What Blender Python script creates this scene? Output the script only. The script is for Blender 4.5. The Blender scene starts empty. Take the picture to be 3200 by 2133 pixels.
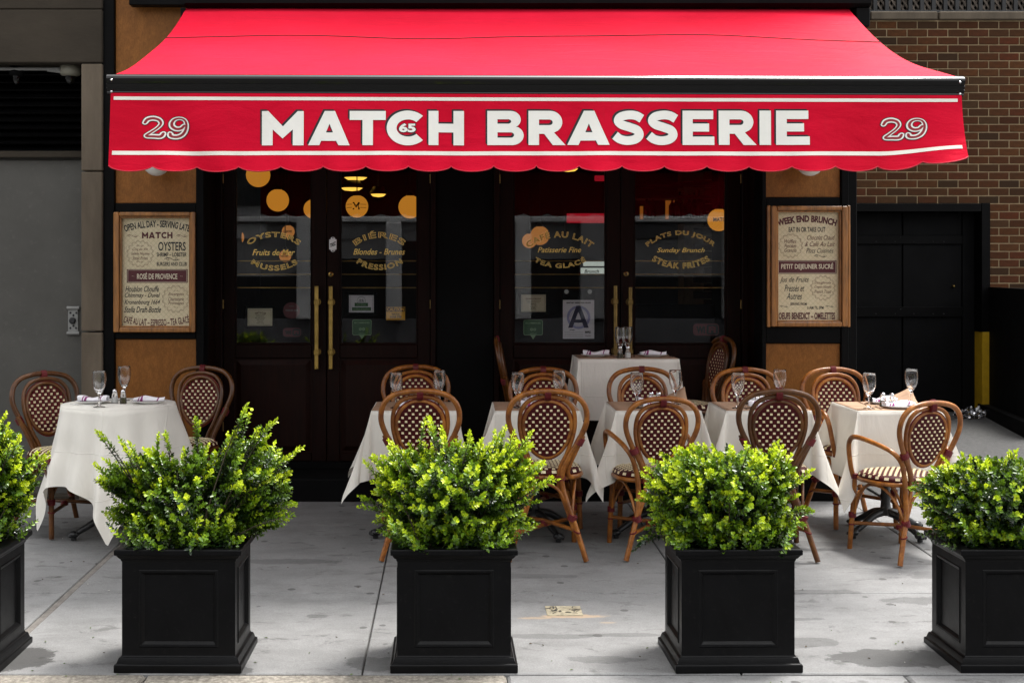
import bpy, bmesh, math, random
import numpy as np
from math import sin, cos, pi, sqrt, radians, atan2, tan
from mathutils import Vector, Matrix, noise

SC = bpy.context.scene
C = SC.collection
R = random.Random(7)

# ------------------------------------------------------------------ camera
F = 4007.0                       # focal length in pixels of the 3200 px wide photograph
cam = bpy.data.cameras.new('camera')
cam_o = bpy.data.objects.new('camera', cam)
C.objects.link(cam_o)
cam_o.location = (0, 0, 1.6)
cam_o.rotation_euler = (radians(90), 0, 0)
cam.sensor_width = 36.0
cam.lens = 36.0 * F / 3200.0
cam.shift_x = 185.0 / 3200.0
cam.shift_y = -216.5 / 3200.0
cam.clip_start = 0.05
cam.clip_end = 500
SC.camera = cam_o

# ------------------------------------------------------------------ sky, sun, exposure
SUN = Vector((0.26, 0.20, 1.0)).normalized()      # direction towards the sun
world = bpy.data.worlds.new("World")
SC.world = world
world.use_nodes = True
wn, wl = world.node_tree.nodes, world.node_tree.links
wn.clear()
w_out = wn.new('ShaderNodeOutputWorld')
w_bg = wn.new('ShaderNodeBackground')
w_sky = wn.new('ShaderNodeTexSky')
w_sky.sky_type = 'NISHITA'
w_sky.sun_disc = False
w_sky.sun_elevation = math.asin(SUN.z)
w_sky.sun_rotation = atan2(SUN.x, SUN.y)
w_sky.air_density = 1.0
w_sky.dust_density = 4.0
w_hs = wn.new('ShaderNodeHueSaturation')
w_hs.inputs['Saturation'].default_value = 0.06      # thin bright cloud over the street
wl.new(w_sky.outputs[0], w_hs.inputs['Color'])
wl.new(w_hs.outputs[0], w_bg.inputs[0])
w_bg.inputs[1].default_value = 0.125
wl.new(w_bg.outputs[0], w_out.inputs[0])

sun = bpy.data.lights.new('sun', 'SUN')
sun.energy = 1.35
sun.angle = radians(12)
sun.color = (1.0, 0.965, 0.91)
sun_o = bpy.data.objects.new('sun', sun)
sun_o.rotation_euler = (-SUN).to_track_quat('-Z', 'Y').to_euler()
sun_o.location = SUN * 30
C.objects.link(sun_o)

SC.view_settings.view_transform = 'Standard'
SC.view_settings.look = 'None'
SC.view_settings.gamma = 1.0
SC.view_settings.use_curve_mapping = False
SC.view_settings.exposure = 1.85
SC.render.engine = 'CYCLES'
SC.cycles.use_denoising = True
SC.cycles.max_bounces = 12
SC.cycles.transparent_max_bounces = 24
SC.cycles.transmission_bounces = 12

# ------------------------------------------------------------------ measuring
KD = 1.3605
def PX(px, Y): return (px - 1415.0) * Y / F
def PZ(py, Y): return 1.6 - (py - 850.0) * Y / F
def gz(Y): return 0.025 * (Y - 5.12)            # the pavement rises gently towards the buildings

# ------------------------------------------------------------------ helpers
def tag(o, label=None, cat=None, group=None, kind=None):
    if label: o['label'] = label
    if cat: o['category'] = cat
    if group: o['group'] = group
    if kind: o['kind'] = kind
    return o

def thing(name, label, cat, loc=(0, 0, 0), rz=0.0, group=None):
    o = bpy.data.objects.new(name, None)
    o.empty_display_size = 0.1
    C.objects.link(o)
    o.location = loc
    o.rotation_euler = (0, 0, rz)
    return tag(o, label, cat, group)

def copy_tree(o, parent=None):
    c = o.copy()
    C.objects.link(c)
    if parent is not None: c.parent = parent
    for ch in list(o.children):
        copy_tree(ch, c)
    return c

def origin_of(p):
    v = Vector((0, 0, 0))
    while p is not None:
        v += p.location
        p = p.parent
    return v

def spline(pts, n=8, closed=False):
    P = [Vector(p) for p in pts]
    out = []
    N = len(P)
    rng = range(N) if closed else range(N - 1)
    for i in rng:
        if closed:
            p0, p1, p2, p3 = P[(i - 1) % N], P[i], P[(i + 1) % N], P[(i + 2) % N]
        else:
            p0 = P[i - 1] if i > 0 else P[i] * 2 - P[i + 1]
            p1, p2 = P[i], P[i + 1]
            p3 = P[i + 2] if i + 2 < N else P[i + 1] * 2 - P[i]
        for k in range(n):
            t = k / n
            out.append(0.5 * ((2 * p1) + (p2 - p0) * t + (2 * p0 - 5 * p1 + 4 * p2 - p3) * t * t + (3 * p1 - p0 - 3 * p2 + p3) * t ** 3))
    if not closed: out.append(P[-1].copy())
    return out

class MB:
    def __init__(s):
        s.v, s.f, s.m, s.sm = [], [], [], []
    def add(s, verts, faces, m=0, smooth=False):
        b = len(s.v)
        s.v.extend([tuple(p) for p in verts])
        for f in faces:
            s.f.append(tuple(i + b for i in f)); s.m.append(m); s.sm.append(smooth)
    def quad(s, a, b, c, d, m=0): s.add([a, b, c, d], [(0, 1, 2, 3)], m)
    def box(s, x0, x1, y0, y1, z0, z1, m=0, ch=0.0):
        if x0 > x1: x0, x1 = x1, x0
        if y0 > y1: y0, y1 = y1, y0
        if z0 > z1: z0, z1 = z1, z0
        if ch <= 0:
            v = [(x0, y0, z0), (x1, y0, z0), (x1, y1, z0), (x0, y1, z0), (x0, y0, z1), (x1, y0, z1), (x1, y1, z1), (x0, y1, z1)]
            s.add(v, [(0, 3, 2, 1), (4, 5, 6, 7), (0, 1, 5, 4), (1, 2, 6, 5), (2, 3, 7, 6), (3, 0, 4, 7)], m)
            return
        c = min(ch, (x1 - x0) * .4, (y1 - y0) * .4, (z1 - z0) * .4)
        xs, ys, zs = (x0, x1), (y0, y1), (z0, z1)
        v, idx = [], {}
        for i in (0, 1):
            for j in (0, 1):
                for k in (0, 1):
                    dx, dy, dz = (c if i == 0 else -c), (c if j == 0 else -c), (c if k == 0 else -c)
                    idx[i, j, k, 'x'] = len(v); v.append((xs[i], ys[j] + dy, zs[k] + dz))
                    idx[i, j, k, 'y'] = len(v); v.append((xs[i] + dx, ys[j], zs[k] + dz))
                    idx[i, j, k, 'z'] = len(v); v.append((xs[i] + dx, ys[j] + dy, zs[k]))
        I = lambda i, j, k, a: idx[i, j, k, a]
        fs = []
        for i in (0, 1): fs.append([I(i, 0, 0, 'x'), I(i, 1, 0, 'x'), I(i, 1, 1, 'x'), I(i, 0, 1, 'x')])
        for j in (0, 1): fs.append([I(0, j, 0, 'y'), I(1, j, 0, 'y'), I(1, j, 1, 'y'), I(0, j, 1, 'y')])
        for k in (0, 1): fs.append([I(0, 0, k, 'z'), I(1, 0, k, 'z'), I(1, 1, k, 'z'), I(0, 1, k, 'z')])
        for j in (0, 1):
            for k in (0, 1): fs.append([I(0, j, k, 'y'), I(1, j, k, 'y'), I(1, j, k, 'z'), I(0, j, k, 'z')])
        for i in (0, 1):
            for k in (0, 1): fs.append([I(i, 0, k, 'x'), I(i, 1, k, 'x'), I(i, 1, k, 'z'), I(i, 0, k, 'z')])
        for i in (0, 1):
            for j in (0, 1): fs.append([I(i, j, 0, 'x'), I(i, j, 1, 'x'), I(i, j, 1, 'y'), I(i, j, 0, 'y')])
        for i in (0, 1):
            for j in (0, 1):
                for k in (0, 1): fs.append([I(i, j, k, 'x'), I(i, j, k, 'y'), I(i, j, k, 'z')])
        s.add(v, fs, m)
    def tube(s, pts, r, n=8, m=0, closed=False, cap=True, flat=1.0):
        P = [Vector(p) for p in pts]
        N = len(P)
        rr = r if isinstance(r, (list, tuple)) else [r] * N
        T = []
        for i in range(N):
            if closed: t = P[(i + 1) % N] - P[(i - 1) % N]
            else: t = P[min(i + 1, N - 1)] - P[max(i - 1, 0)]
            T.append(t.normalized() if t.length > 1e-9 else Vector((0, 0, 1)))
        up = Vector((0, 0, 1)) if abs(T[0].z) < .9 else Vector((0, 1, 0))
        nrm = (up - T[0] * up.dot(T[0])).normalized()
        v = []
        for i in range(N):
            nrm = nrm - T[i] * nrm.dot(T[i])
            nrm = nrm.normalized() if nrm.length > 1e-6 else T[i].orthogonal().normalized()
            b = T[i].cross(nrm)
            for k in range(n):
                a = 2 * pi * k / n
                v.append(P[i] + nrm * cos(a) * rr[i] + b * sin(a) * rr[i] * flat)
        fs = []
        for i in range(N if closed else N - 1):
            j = (i + 1) % N
            for k in range(n):
                l = (k + 1) % n
                fs.append((i * n + k, i * n + l, j * n + l, j * n + k))
        s.add(v, fs, m, True)
        if cap and not closed:
            s.add(v[:n], [tuple(range(n))[::-1]], m)
            s.add(v[-n:], [tuple(range(n))], m)
    def lathe(s, prof, n=24, c=(0, 0, 0), m=0, axis=None, smooth=True, sx=1, sy=1):
        v = []
        q = Vector(axis).to_track_quat('Z', 'Y') if axis is not None else None
        for r, z in prof:
            for k in range(n):
                a = 2 * pi * k / n
                p = Vector((r * cos(a) * sx, r * sin(a) * sy, z))
                if q is not None: p = q @ p
                v.append(p + Vector(c))
        fs = []
        for i in range(len(prof) - 1):
            for k in range(n):
                l = (k + 1) % n
                fs.append((i * n + k, i * n + l, (i + 1) * n + l, (i + 1) * n + k))
        s.add(v, fs, m, smooth)
        if prof[0][0] > 1e-5: s.add(v[:n], [tuple(range(n))[::-1]], m)
        if prof[-1][0] > 1e-5: s.add(v[-n:], [tuple(range(n))], m)
    def sphere(s, c, r, m=0, n=16, sz=1.0):
        s.lathe([(max(r * sin(pi * i / 10), 1e-6), -r * sz * cos(pi * i / 10)) for i in range(11)], n, c, m)
    def grid(s, fn, nu, nv, m=0, smooth=True, closed_u=False):
        v = [fn(i / nu, j / nv) for j in range(nv + 1) for i in range(nu + (0 if closed_u else 1))]
        w = nu if closed_u else nu + 1
        fs = []
        for j in range(nv):
            for i in range(nu):
                k = (i + 1) % w
                fs.append((j * w + i, j * w + k, (j + 1) * w + k, (j + 1) * w + i))
        s.add(v, fs, m, smooth)
    def extrude_x(s, prof, x0, x1, m=0, smooth=False):
        n = len(prof)
        v = [(x0, y, z) for y, z in prof] + [(x1, y, z) for y, z in prof]
        s.add(v, [(i, (i + 1) % n, (i + 1) % n + n, i + n) for i in range(n)], m, smooth)
        s.add(v, [tuple(range(n))[::-1], tuple(range(n, 2 * n))], m)
    def mesh(s, name, mats, off=None):
        me = bpy.data.meshes.new(name)
        vv = s.v
        if off is not None: vv = [(a - off.x, b - off.y, c - off.z) for a, b, c in s.v]
        me.from_pydata(vv, [], s.f)
        for mm in (mats if isinstance(mats, (list, tuple)) else [mats]): me.materials.append(mm)
        me.polygons.foreach_set('material_index', s.m)
        me.polygons.foreach_set('use_smooth', s.sm)
        me.update()
        return me
    def build(s, name, mats, parent=None, local=False, kind=None, label=None, fix=True):
        off = origin_of(parent) if (parent is not None and not local) else None
        me = s.mesh(name, mats, off)
        if fix:
            bm = bmesh.new(); bm.from_mesh(me)
            bmesh.ops.recalc_face_normals(bm, faces=bm.faces)
            bm.to_mesh(me); bm.free()
        o = bpy.data.objects.new(name, me)
        C.objects.link(o)
        if parent is not None: o.parent = parent
        if kind: o['kind'] = kind
        if label: o['label'] = label
        return o

# ------------------------------------------------------------------ materials
def newmat(name):
    m = bpy.data.materials.new(name); m.use_nodes = True
    n, l = m.node_tree.nodes, m.node_tree.links
    n.clear()
    out = n.new('ShaderNodeOutputMaterial'); bs = n.new('ShaderNodeBsdfPrincipled')
    l.new(bs.outputs[0], out.inputs[0])
    return m, n, l, bs, out

def mixc(n, l, fac, a, b, mode='MIX'):
    x = n.new('ShaderNodeMix'); x.data_type = 'RGBA'; x.blend_type = mode
    for sock, val in ((x.inputs[0], fac), (x.inputs[6], a), (x.inputs[7], b)):
        if hasattr(val, 'is_linked') or isinstance(val, bpy.types.NodeSocket): l.new(val, sock)
        elif isinstance(val, (int, float)): sock.default_value = val
        else: sock.default_value = (*val, 1) if len(val) == 3 else val
    return x.outputs[2]

def math_n(n, l, op, a, b=None, clamp=False):
    x = n.new('ShaderNodeMath'); x.operation = op; x.use_clamp = clamp
    for i, val in enumerate((a, b)):
        if val is None: continue
        if isinstance(val, bpy.types.NodeSocket): l.new(val, x.inputs[i])
        else: x.inputs[i].default_value = val
    return x.outputs[0]

def noise_n(n, l, vec, scale, detail=4, rough=.6, dist=0.0):
    x = n.new('ShaderNodeTexNoise')
    x.inputs['Scale'].default_value = scale; x.inputs['Detail'].default_value = detail
    x.inputs['Roughness'].default_value = rough; x.inputs['Distortion'].default_value = dist
    if vec is not None: l.new(vec, x.inputs['Vector'])
    return x.outputs['Fac']

def ramp_n(n, l, fac, stops):
    x = n.new('ShaderNodeValToRGB')
    el = x.color_ramp.elements
    while len(el) < len(stops): el.new(0.5)
    for e, (p, c) in zip(el, stops):
        e.position = p; e.color = (*c, 1) if len(c) == 3 else c
    l.new(fac, x.inputs[0])
    return x.outputs[0]

def coords(n, l, scale=(1, 1, 1), rot=(0, 0, 0), kind='Object'):
    t = n.new('ShaderNodeTexCoord'); mp = n.new('ShaderNodeMapping')
    mp.inputs['Scale'].default_value = scale; mp.inputs['Rotation'].default_value = rot
    l.new(t.outputs[kind], mp.inputs[0])
    return mp.outputs[0]

def bump_n(n, l, bs, height, strength=.3, dist=.01):
    b = n.new('ShaderNodeBump')
    b.inputs['Strength'].default_value = strength; b.inputs['Distance'].default_value = dist
    l.new(height, b.inputs['Height']); l.new(b.outputs[0], bs.inputs['Normal'])

def mat(name, col, rough=.6, metal=0.0, var=.15, scale=8, bump=0.0, bscale=60, coat=0.0, spec=.5, stretch=(1, 1, 1), sheen=0.0, rvar=.1, dust=0.0):
    m, n, l, bs, out = newmat(name)
    v = coords(n, l, stretch)
    f = noise_n(n, l, v, scale, 5, .65)
    dark = tuple(c * (1 - var * 1.4) for c in col); lite = tuple(min(1, c * (1 + var)) for c in col)
    base = ramp_n(n, l, f, [(.3, dark), (.7, lite)])
    if dust > 0:
        d = noise_n(n, l, v, scale * 9, 6, .75)
        d = ramp_n(n, l, d, [(.58, (0, 0, 0)), (.75, (dust, dust, dust))])
        base = mixc(n, l, d, base, (.35, .32, .29))
    l.new(base, bs.inputs['Base Color'])
    bs.inputs['Metallic'].default_value = metal
    bs.inputs['Specular IOR Level'].default_value = spec
    rn = n.new('ShaderNodeMapRange')
    rn.inputs[3].default_value = max(0.02, rough - rvar); rn.inputs[4].default_value = min(1, rough + rvar)
    l.new(noise_n(n, l, v, scale * 2.3, 3), rn.inputs[0]); l.new(rn.outputs[0], bs.inputs['Roughness'])
    if coat: bs.inputs['Coat Weight'].default_value = coat; bs.inputs['Coat Roughness'].default_value = .12
    if sheen: bs.inputs['Sheen Weight'].default_value = sheen; bs.inputs['Sheen Roughness'].default_value = .5
    if bump: bump_n(n, l, bs, noise_n(n, l, v, bscale, 6, .7), bump, .01)
    return m

def emit(name, col, strength):
    m = bpy.data.materials.new(name); m.use_nodes = True
    n, l = m.node_tree.nodes, m.node_tree.links
    n.clear()
    out = n.new('ShaderNodeOutputMaterial'); e = n.new('ShaderNodeEmission')
    lw = n.new('ShaderNodeTexNoise'); lw.inputs['Scale'].default_value = 5
    e.inputs[0].default_value = (*col, 1); e.inputs[1].default_value = strength
    l.new(e.outputs[0], out.inputs[0])
    return m

def thin_glass(name, tint=(1, 1, 1), gain=1.0):
    m = bpy.data.materials.new(name); m.use_nodes = True
    n, l = m.node_tree.nodes, m.node_tree.links
    n.clear()
    out = n.new('ShaderNodeOutputMaterial'); t = n.new('ShaderNodeBsdfTransparent'); g = n.new('ShaderNodeBsdfGlossy')
    t.inputs[0].default_value = (*tint, 1); g.inputs['Roughness'].default_value = .005
    fr = n.new('ShaderNodeFresnel'); fr.inputs[0].default_value = 1.52
    fac = math_n(n, l, 'MULTIPLY', fr.outputs[0], gain, True)
    mx = n.new('ShaderNodeMixShader')
    l.new(fac, mx.inputs[0]); l.new(t.outputs[0], mx.inputs[1]); l.new(g.outputs[0], mx.inputs[2])
    l.new(mx.outputs[0], out.inputs[0])
    return m

M = {}
M['black'] = mat('black_paint', (.0030, .0029, .0031), .5, var=.3, scale=3, bump=.02, spec=.07)
M['black_matte'] = mat('black_matte', (.0026, .0026, .0029), .75, var=.3, scale=4, bump=.05, spec=.12)
M['black_gloss'] = mat('black_gloss', (.002, .0018, .002), .09, var=.1, scale=2, rvar=.03)
M['iron'] = mat('cast_iron', (.012, .012, .013), .35, var=.3, scale=20, bump=.1, bscale=80)
M['door_wood'] = mat('dark_mahogany', (.0095, .0024, .0014), .45, var=.35, scale=5, stretch=(8, 8, .7), bump=.05, bscale=25, spec=.10)
M['door_panel'] = mat('dark_mahogany_panel', (.0125, .0031, .0017), .42, var=.35, scale=5, stretch=(8, 8, .7), bump=.05, bscale=25, spec=.12)
M['brass'] = mat('worn_brass', (.46, .30, .09), .33, metal=1, var=.25, scale=14, rvar=.12)
M['brass_dark'] = mat('tarnished_brass', (.24, .16, .06), .4, metal=1, var=.3, scale=14, rvar=.12)
M['gold_leaf'] = mat('gold_leaf', (.95, .66, .20), .34, metal=1, var=.08, scale=20)
M['maroon_leaf'] = mat('maroon_paint', (.075, .012, .008), .5, var=.15)
M['paper'] = mat('paper_sheet', (.62, .56, .42), .8, var=.06)
M['paper_white'] = mat('white_paper_sheet', (.70, .68, .74), .75, var=.04)
M['ink'] = mat('black_ink', (.012, .012, .014), .6, var=.1)
M['ink_grey'] = mat('grey_ink', (.16, .15, .16), .7, var=.1)
M['ink_blue'] = mat('navy_ink', (.012, .014, .06), .6, var=.1)
M['ink_lilac'] = mat('lilac_ink', (.30, .30, .52), .7, var=.1)
M['ink_maroon'] = mat('maroon_ink', (.075, .008, .012), .6, var=.1)
M['green'] = mat('green_vinyl', (.015, .085, .022), .5, var=.1)
M['green_pale'] = mat('pale_green_vinyl', (.20, .34, .18), .5, var=.1)
M['red_vinyl'] = mat('dark_red_vinyl', (.10, .008, .014), .5, var=.1)
M['yellow'] = mat('yellow_vinyl', (.78, .40, .012), .5, var=.05)
M['yellow_paint'] = mat('chipped_yellow_paint', (.55, .33, .008), .5, var=.12, scale=9, bump=.15, bscale=40, dust=.3)
M['cast_stone'] = mat('brownstone_block', (.120, .096, .070), .85, var=.22, scale=5, stretch=(1, 1, .25), bump=.18, bscale=70, spec=.25)
M['stone_lintel'] = mat('lintel_stone', (.042, .034, .025), .88, var=.18, scale=4, stretch=(.4, 1, 1), bump=.15, bscale=60, spec=.2)
M['grey_door'] = mat('grey_enamel', (.080, .077, .069), .7, var=.10, scale=2.5, bump=.05, bscale=9, dust=.12, spec=.3)
M['steel'] = mat('steel', (.34, .34, .34), .35, metal=1, var=.15, scale=30)
M['chrome'] = mat('chrome', (.75, .75, .76), .12, metal=1, var=.05, rvar=.05)
M['conduit'] = mat('grey_conduit', (.22, .22, .21), .5, var=.1)
M['cam_white'] = mat('camera_housing', (.24, .23, .18), .45, var=.08)
M['stripe'] = mat('cream_paint', (.86, .83, .74), .6, var=.03)
M['white_paint'] = mat('white_lettering', (.88, .86, .80), .6, var=.03)
M['porcelain'] = mat('white_porcelain', (.80, .80, .80), .15, var=.02, rvar=.05)
M['napkin'] = mat('napkin_linen', (.80, .78, .82), .8, var=.06, scale=20, bump=.15, bscale=90)
M['napkin_stripe'] = mat('purple_stripe', (.24, .03, .16), .8, var=.1)
M['kraft'] = mat('kraft_paper', (.36, .225, .14), .8, var=.08, scale=30, stretch=(1, 6, 1), bump=.04, bscale=90)
M['asphalt'] = mat('asphalt', (.052, .051, .050), .85, var=.35, scale=30, bump=.5, bscale=140)
M['soil'] = mat('potting_soil', (.012, .009, .007), .95, var=.4, scale=40, bump=.8, bscale=90)
M['stem'] = mat('twig_bark', (.050, .038, .020), .85, var=.3, scale=30)
M['globe'] = mat('opal_glass', (.78, .74, .70), .25, var=.03, rvar=.05)
M['plastic_bag'] = thin_glass('clear_plastic', (.9, .9, .92), 2.2)
M['door_glass'] = thin_glass('door_glass', (.93, .94, .93), .8)
M['salt'] = mat('salt', (.82, .82, .80), .9, var=.03)
M['pepper'] = mat('ground_pepper', (.10, .085, .05), .9, var=.5, scale=200)
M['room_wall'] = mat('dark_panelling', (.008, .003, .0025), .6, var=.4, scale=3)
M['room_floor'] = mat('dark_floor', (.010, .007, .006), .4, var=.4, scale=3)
M['office_wall'] = mat('pale_concrete_wall', (.60, .60, .61), .85, var=.35, scale=.25, bump=.05)
M['office_dark'] = mat('dark_window_glass', (.02, .022, .025), .12, var=.2, scale=1)
M['mortar'] = mat('mortar', (.30, .22, .125), .92, var=.18, scale=14, bump=.4, bscale=120)
M['rail_metal'] = mat('railing_metal', (.010, .010, .011), .5, var=.2)
M['lattice'] = mat('weathered_lattice', (.20, .165, .135), .85, var=.4, scale=12)
M['bottle'] = mat('bottle_glass', (.010, .012, .008), .1, var=.2)
M['lamp_warm'] = emit('lit_amber_globe', (1.0, .38, .04), .135)
M['lamp_dim'] = emit('lit_amber_globe_dim', (1.0, .38, .09), .09)
M['lamp_bright'] = emit('lit_amber_lamp', (1.0, .56, .08), .42)
M['bar_glow'] = emit('lit_bar_shelf', (1.0, .30, .04), .05)
M['red_glow'] = emit('self_glowing_banner', (1.0, .02, .05), .07)  # glow added to the red banners, which are no lamp
M['pale_glow'] = emit('lit_rear_window', (.75, .82, .74), .13)
M['wire'] = mat('wire', (.02, .02, .02), .5)

# glass of the stemware, solid and refracting
def solid_glass(name, rough=0.0):
    m, n, l, bs, out = newmat(name)
    bs.inputs['Base Color'].default_value = (1, 1, 1, 1)
    bs.inputs['Transmission Weight'].default_value = 1.0
    bs.inputs['IOR'].default_value = 1.47
    nz = noise_n(n, l, coords(n, l), 40, 2)
    rn = n.new('ShaderNodeMapRange'); rn.inputs[3].default_value = rough; rn.inputs[4].default_value = rough + .02
    l.new(nz, rn.inputs[0]); l.new(rn.outputs[0], bs.inputs['Roughness'])
    return m
M['stemware'] = solid_glass('clear_stemware')

def m_concrete():
    m, n, l, bs, out = newmat('pavement_concrete')
    v = coords(n, l)
    big = noise_n(n, l, v, 1.1, 5, .6)
    mid = noise_n(n, l, coords(n, l, (1.5, 2.4, 1)), 2.6, 8, .72)
    fine = noise_n(n, l, v, 160, 4, .8)
    base = ramp_n(n, l, big, [(.25, (.165, .164, .163)), (.75, (.235, .234, .232))])
    base = mixc(n, l, ramp_n(n, l, mid, [(.36, (.62, .62, .62)), (.58, (0, 0, 0))]), base, (.100, .098, .096))
    base = mixc(n, l, .34, base, ramp_n(n, l, fine, [(.3, (.075, .075, .075)), (.7, (.34, .34, .34))]))
    # chewing-gum spots and scuffs
    vo = n.new('ShaderNodeTexVoronoi'); vo.inputs['Scale'].default_value = 5.5
    l.new(v, vo.inputs['Vector'])
    dd = math_n(n, l, 'ADD', vo.outputs['Distance'], math_n(n, l, 'MULTIPLY', math_n(n, l, 'SUBTRACT', noise_n(n, l, v, 18, 3), .5), .12))
    base = mixc(n, l, ramp_n(n, l, dd, [(.10, (.75, .75, .75)), (.12, (0, 0, 0))]), base, (.062, .060, .058))
    st = noise_n(n, l, coords(n, l, (1.3, 2.8, 1)), 3.3, 7, .74, .5)
    base = mixc(n, l, ramp_n(n, l, st, [(.57, (0, 0, 0)), (.64, (.6, .6, .6))]), base, (.075, .073, .070))
    # damp patches and spills, each with its own outline
    sp = n.new('ShaderNodeSeparateXYZ'); l.new(v, sp.inputs[0])
    wob = math_n(n, l, 'MULTIPLY', math_n(n, l, 'SUBTRACT', noise_n(n, l, v, 9, 5, .7), .5), 1.5)
    rough_mask = None
    for (cx, cy, rx, ry, k) in ((-1.80, 5.30, .16, .17, .80), (-.90, 5.16, .10, .08, .6), (-1.31, 5.16, .05, .06, .6), (-.30, 5.24, .15, .09, .45), (1.86, 5.30, .34, .12, .66), (1.52, 5.52, .16, .07, .40), (.62, 5.29, .17, .05, .35), (1.22, 5.22, .12, .08, .45), (2.6, 6.6, .25, .12, .35), (-2.6, 7.6, .5, .2, .4), (.4, 5.6, .22, .04, .35), (1.65, 6.3, .4, .05, .35), (-.9, 6.9, .3, .06, .35), (2.35, 6.15, .3, .07, .4), (1.45, 5.85, .28, .035, .4), (.75, 5.62, .2, .03, .35), (-1.2, 5.75, .06, .05, .4), (-.62, 5.9, .05, .03, .4), (.35, 6.6, .35, .05, .3), (1.9, 7.3, .4, .08, .35)):
        a = math_n(n, l, 'DIVIDE', math_n(n, l, 'SUBTRACT', sp.outputs[0], cx), rx)
        b = math_n(n, l, 'DIVIDE', math_n(n, l, 'SUBTRACT', sp.outputs[1], cy), ry)
        d = math_n(n, l, 'ADD', math_n(n, l, 'SQRT', math_n(n, l, 'ADD', math_n(n, l, 'MULTIPLY', a, a), math_n(n, l, 'MULTIPLY', b, b))), wob)
        msk = ramp_n(n, l, d, [(.86, (k, k, k)), (.98, (0, 0, 0))])
        base = mixc(n, l, msk, base, (.036, .035, .034))
    # faded orange survey paint around the little cover
    for (cx, cy, rx, ry, k) in ((.55, 5.90, .17, .035, .5), (.38, 5.87, .09, .02, .35), (.70, 5.80, .05, .012, .3)):
        a = math_n(n, l, 'DIVIDE', math_n(n, l, 'SUBTRACT', sp.outputs[0], cx), rx)
        b = math_n(n, l, 'DIVIDE', math_n(n, l, 'SUBTRACT', sp.outputs[1], cy), ry)
        d = math_n(n, l, 'ADD', math_n(n, l, 'SQRT', math_n(n, l, 'ADD', math_n(n, l, 'MULTIPLY', a, a), math_n(n, l, 'MULTIPLY', b, b))), wob)
        base = mixc(n, l, ramp_n(n, l, d, [(.7, (k, k, k)), (1.0, (0, 0, 0))]), base, (.50, .34, .19))
    l.new(base, bs.inputs['Base Color'])
    bs.inputs['Roughness'].default_value = .78
    bs.inputs['Specular IOR Level'].default_value = .3
    h = math_n(n, l, 'ADD', fine, math_n(n, l, 'MULTIPLY', mid, .6))
    bump_n(n, l, bs, h, .35, .004)
    return m
M['concrete'] = m_concrete()

def m_granite():
    m, n, l, bs, out = newmat('kerb_granite')
    v = coords(n, l)
    f = noise_n(n, l, v, 45, 5, .75)
    g = noise_n(n, l, v, 6, 4, .6)
    base = ramp_n(n, l, f, [(.3, (.085, .072, .058)), (.5, (.20, .18, .15)), (.68, (.34, .31, .27))])
    base = mixc(n, l, ramp_n(n, l, g, [(.55, (0, 0, 0)), (.75, (.6, .6, .6))]), base, (.07, .064, .055))
    l.new(base, bs.inputs['Base Color'])
    bs.inputs['Roughness'].default_value = .85
    bump_n(n, l, bs, f, .7, .008)
    return m
M['granite'] = m_granite()

def m_plywood(name, base_c, dark_c):
    m, n, l, bs, out = newmat(name)
    v = coords(n, l, (6, 6, 3.2))
    w = n.new('ShaderNodeTexWave'); w.wave_type = 'BANDS'; w.bands_direction = 'X'
    w.inputs['Scale'].default_value = 2.6; w.inputs['Distortion'].default_value = 22; w.inputs['Detail'].default_value = 4
    w.inputs['Detail Scale'].default_value = 1.8
    l.new(v, w.inputs['Vector'])
    f2 = noise_n(n, l, v, 3, 6, .7, 1.2)
    base = mixc(n, l, math_n(n, l, 'MULTIPLY', w.outputs['Fac'], .40), base_c, dark_c)
    base = mixc(n, l, ramp_n(n, l, f2, [(.4, (0, 0, 0)), (.75, (.55, .55, .55))]), base, tuple(c * .55 for c in dark_c))
    l.new(base, bs.inputs['Base Color'])
    bs.inputs['Roughness'].default_value = .5
    bs.inputs['Specular IOR Level'].default_value = .2
    bump_n(n, l, bs, f2, .06, .004)
    return m
M['plywood'] = m_plywood('varnished_plywood', (.265, .104, .022), (.145, .050, .009))
M['frame_wood'] = mat('oiled_frame_wood', (.29, .120, .026), .4, var=.4, scale=6, stretch=(6, 6, .8), bump=.12, bscale=30, coat=.2)

def m_cane(name, lo, mid, hi):
    m, n, l, bs, out = newmat(name)
    v = coords(n, l)
    f = noise_n(n, l, v, 16, 5, .7)
    fib = noise_n(n, l, coords(n, l, (60, 60, 6)), 4, 3, .6)
    ns = noise_n(n, l, v, 6, 2, .5)
    base = ramp_n(n, l, f, [(.28, lo), (.5, mid), (.72, hi)])
    base = mixc(n, l, ramp_n(n, l, fib, [(.35, (.4, .4, .4)), (.6, (0, 0, 0))]), base, lo)
    base = mixc(n, l, ramp_n(n, l, ns, [(.38, (.55, .55, .55)), (.55, (0, 0, 0))]), base, tuple(c * .6 for c in lo))
    sc = noise_n(n, l, v, 90, 4, .8)
    base = mixc(n, l, ramp_n(n, l, sc, [(.70, (0, 0, 0)), (.75, (.6, .6, .6))]), base, (.55, .38, .20))
    oi = n.new('ShaderNodeObjectInfo')
    base = mixc(n, l, math_n(n, l, 'MULTIPLY', oi.outputs['Random'], .22), base, lo)
    l.new(base, bs.inputs['Base Color'])
    bs.inputs['Roughness'].default_value = .38
    bs.inputs['Specular IOR Level'].default_value = .3
    bs.inputs['Coat Weight'].default_value = .25; bs.inputs['Coat Roughness'].default_value = .10
    bump_n(n, l, bs, fib, .10, .002)
    return m
M['cane'] = m_cane('rattan_cane', (.12, .032, .005), (.33, .112, .014), (.55, .22, .038))
M['cane_dark'] = m_cane('dark_rattan_cane', (.055, .017, .003), (.115, .040, .007), (.19, .075, .014))
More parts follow.
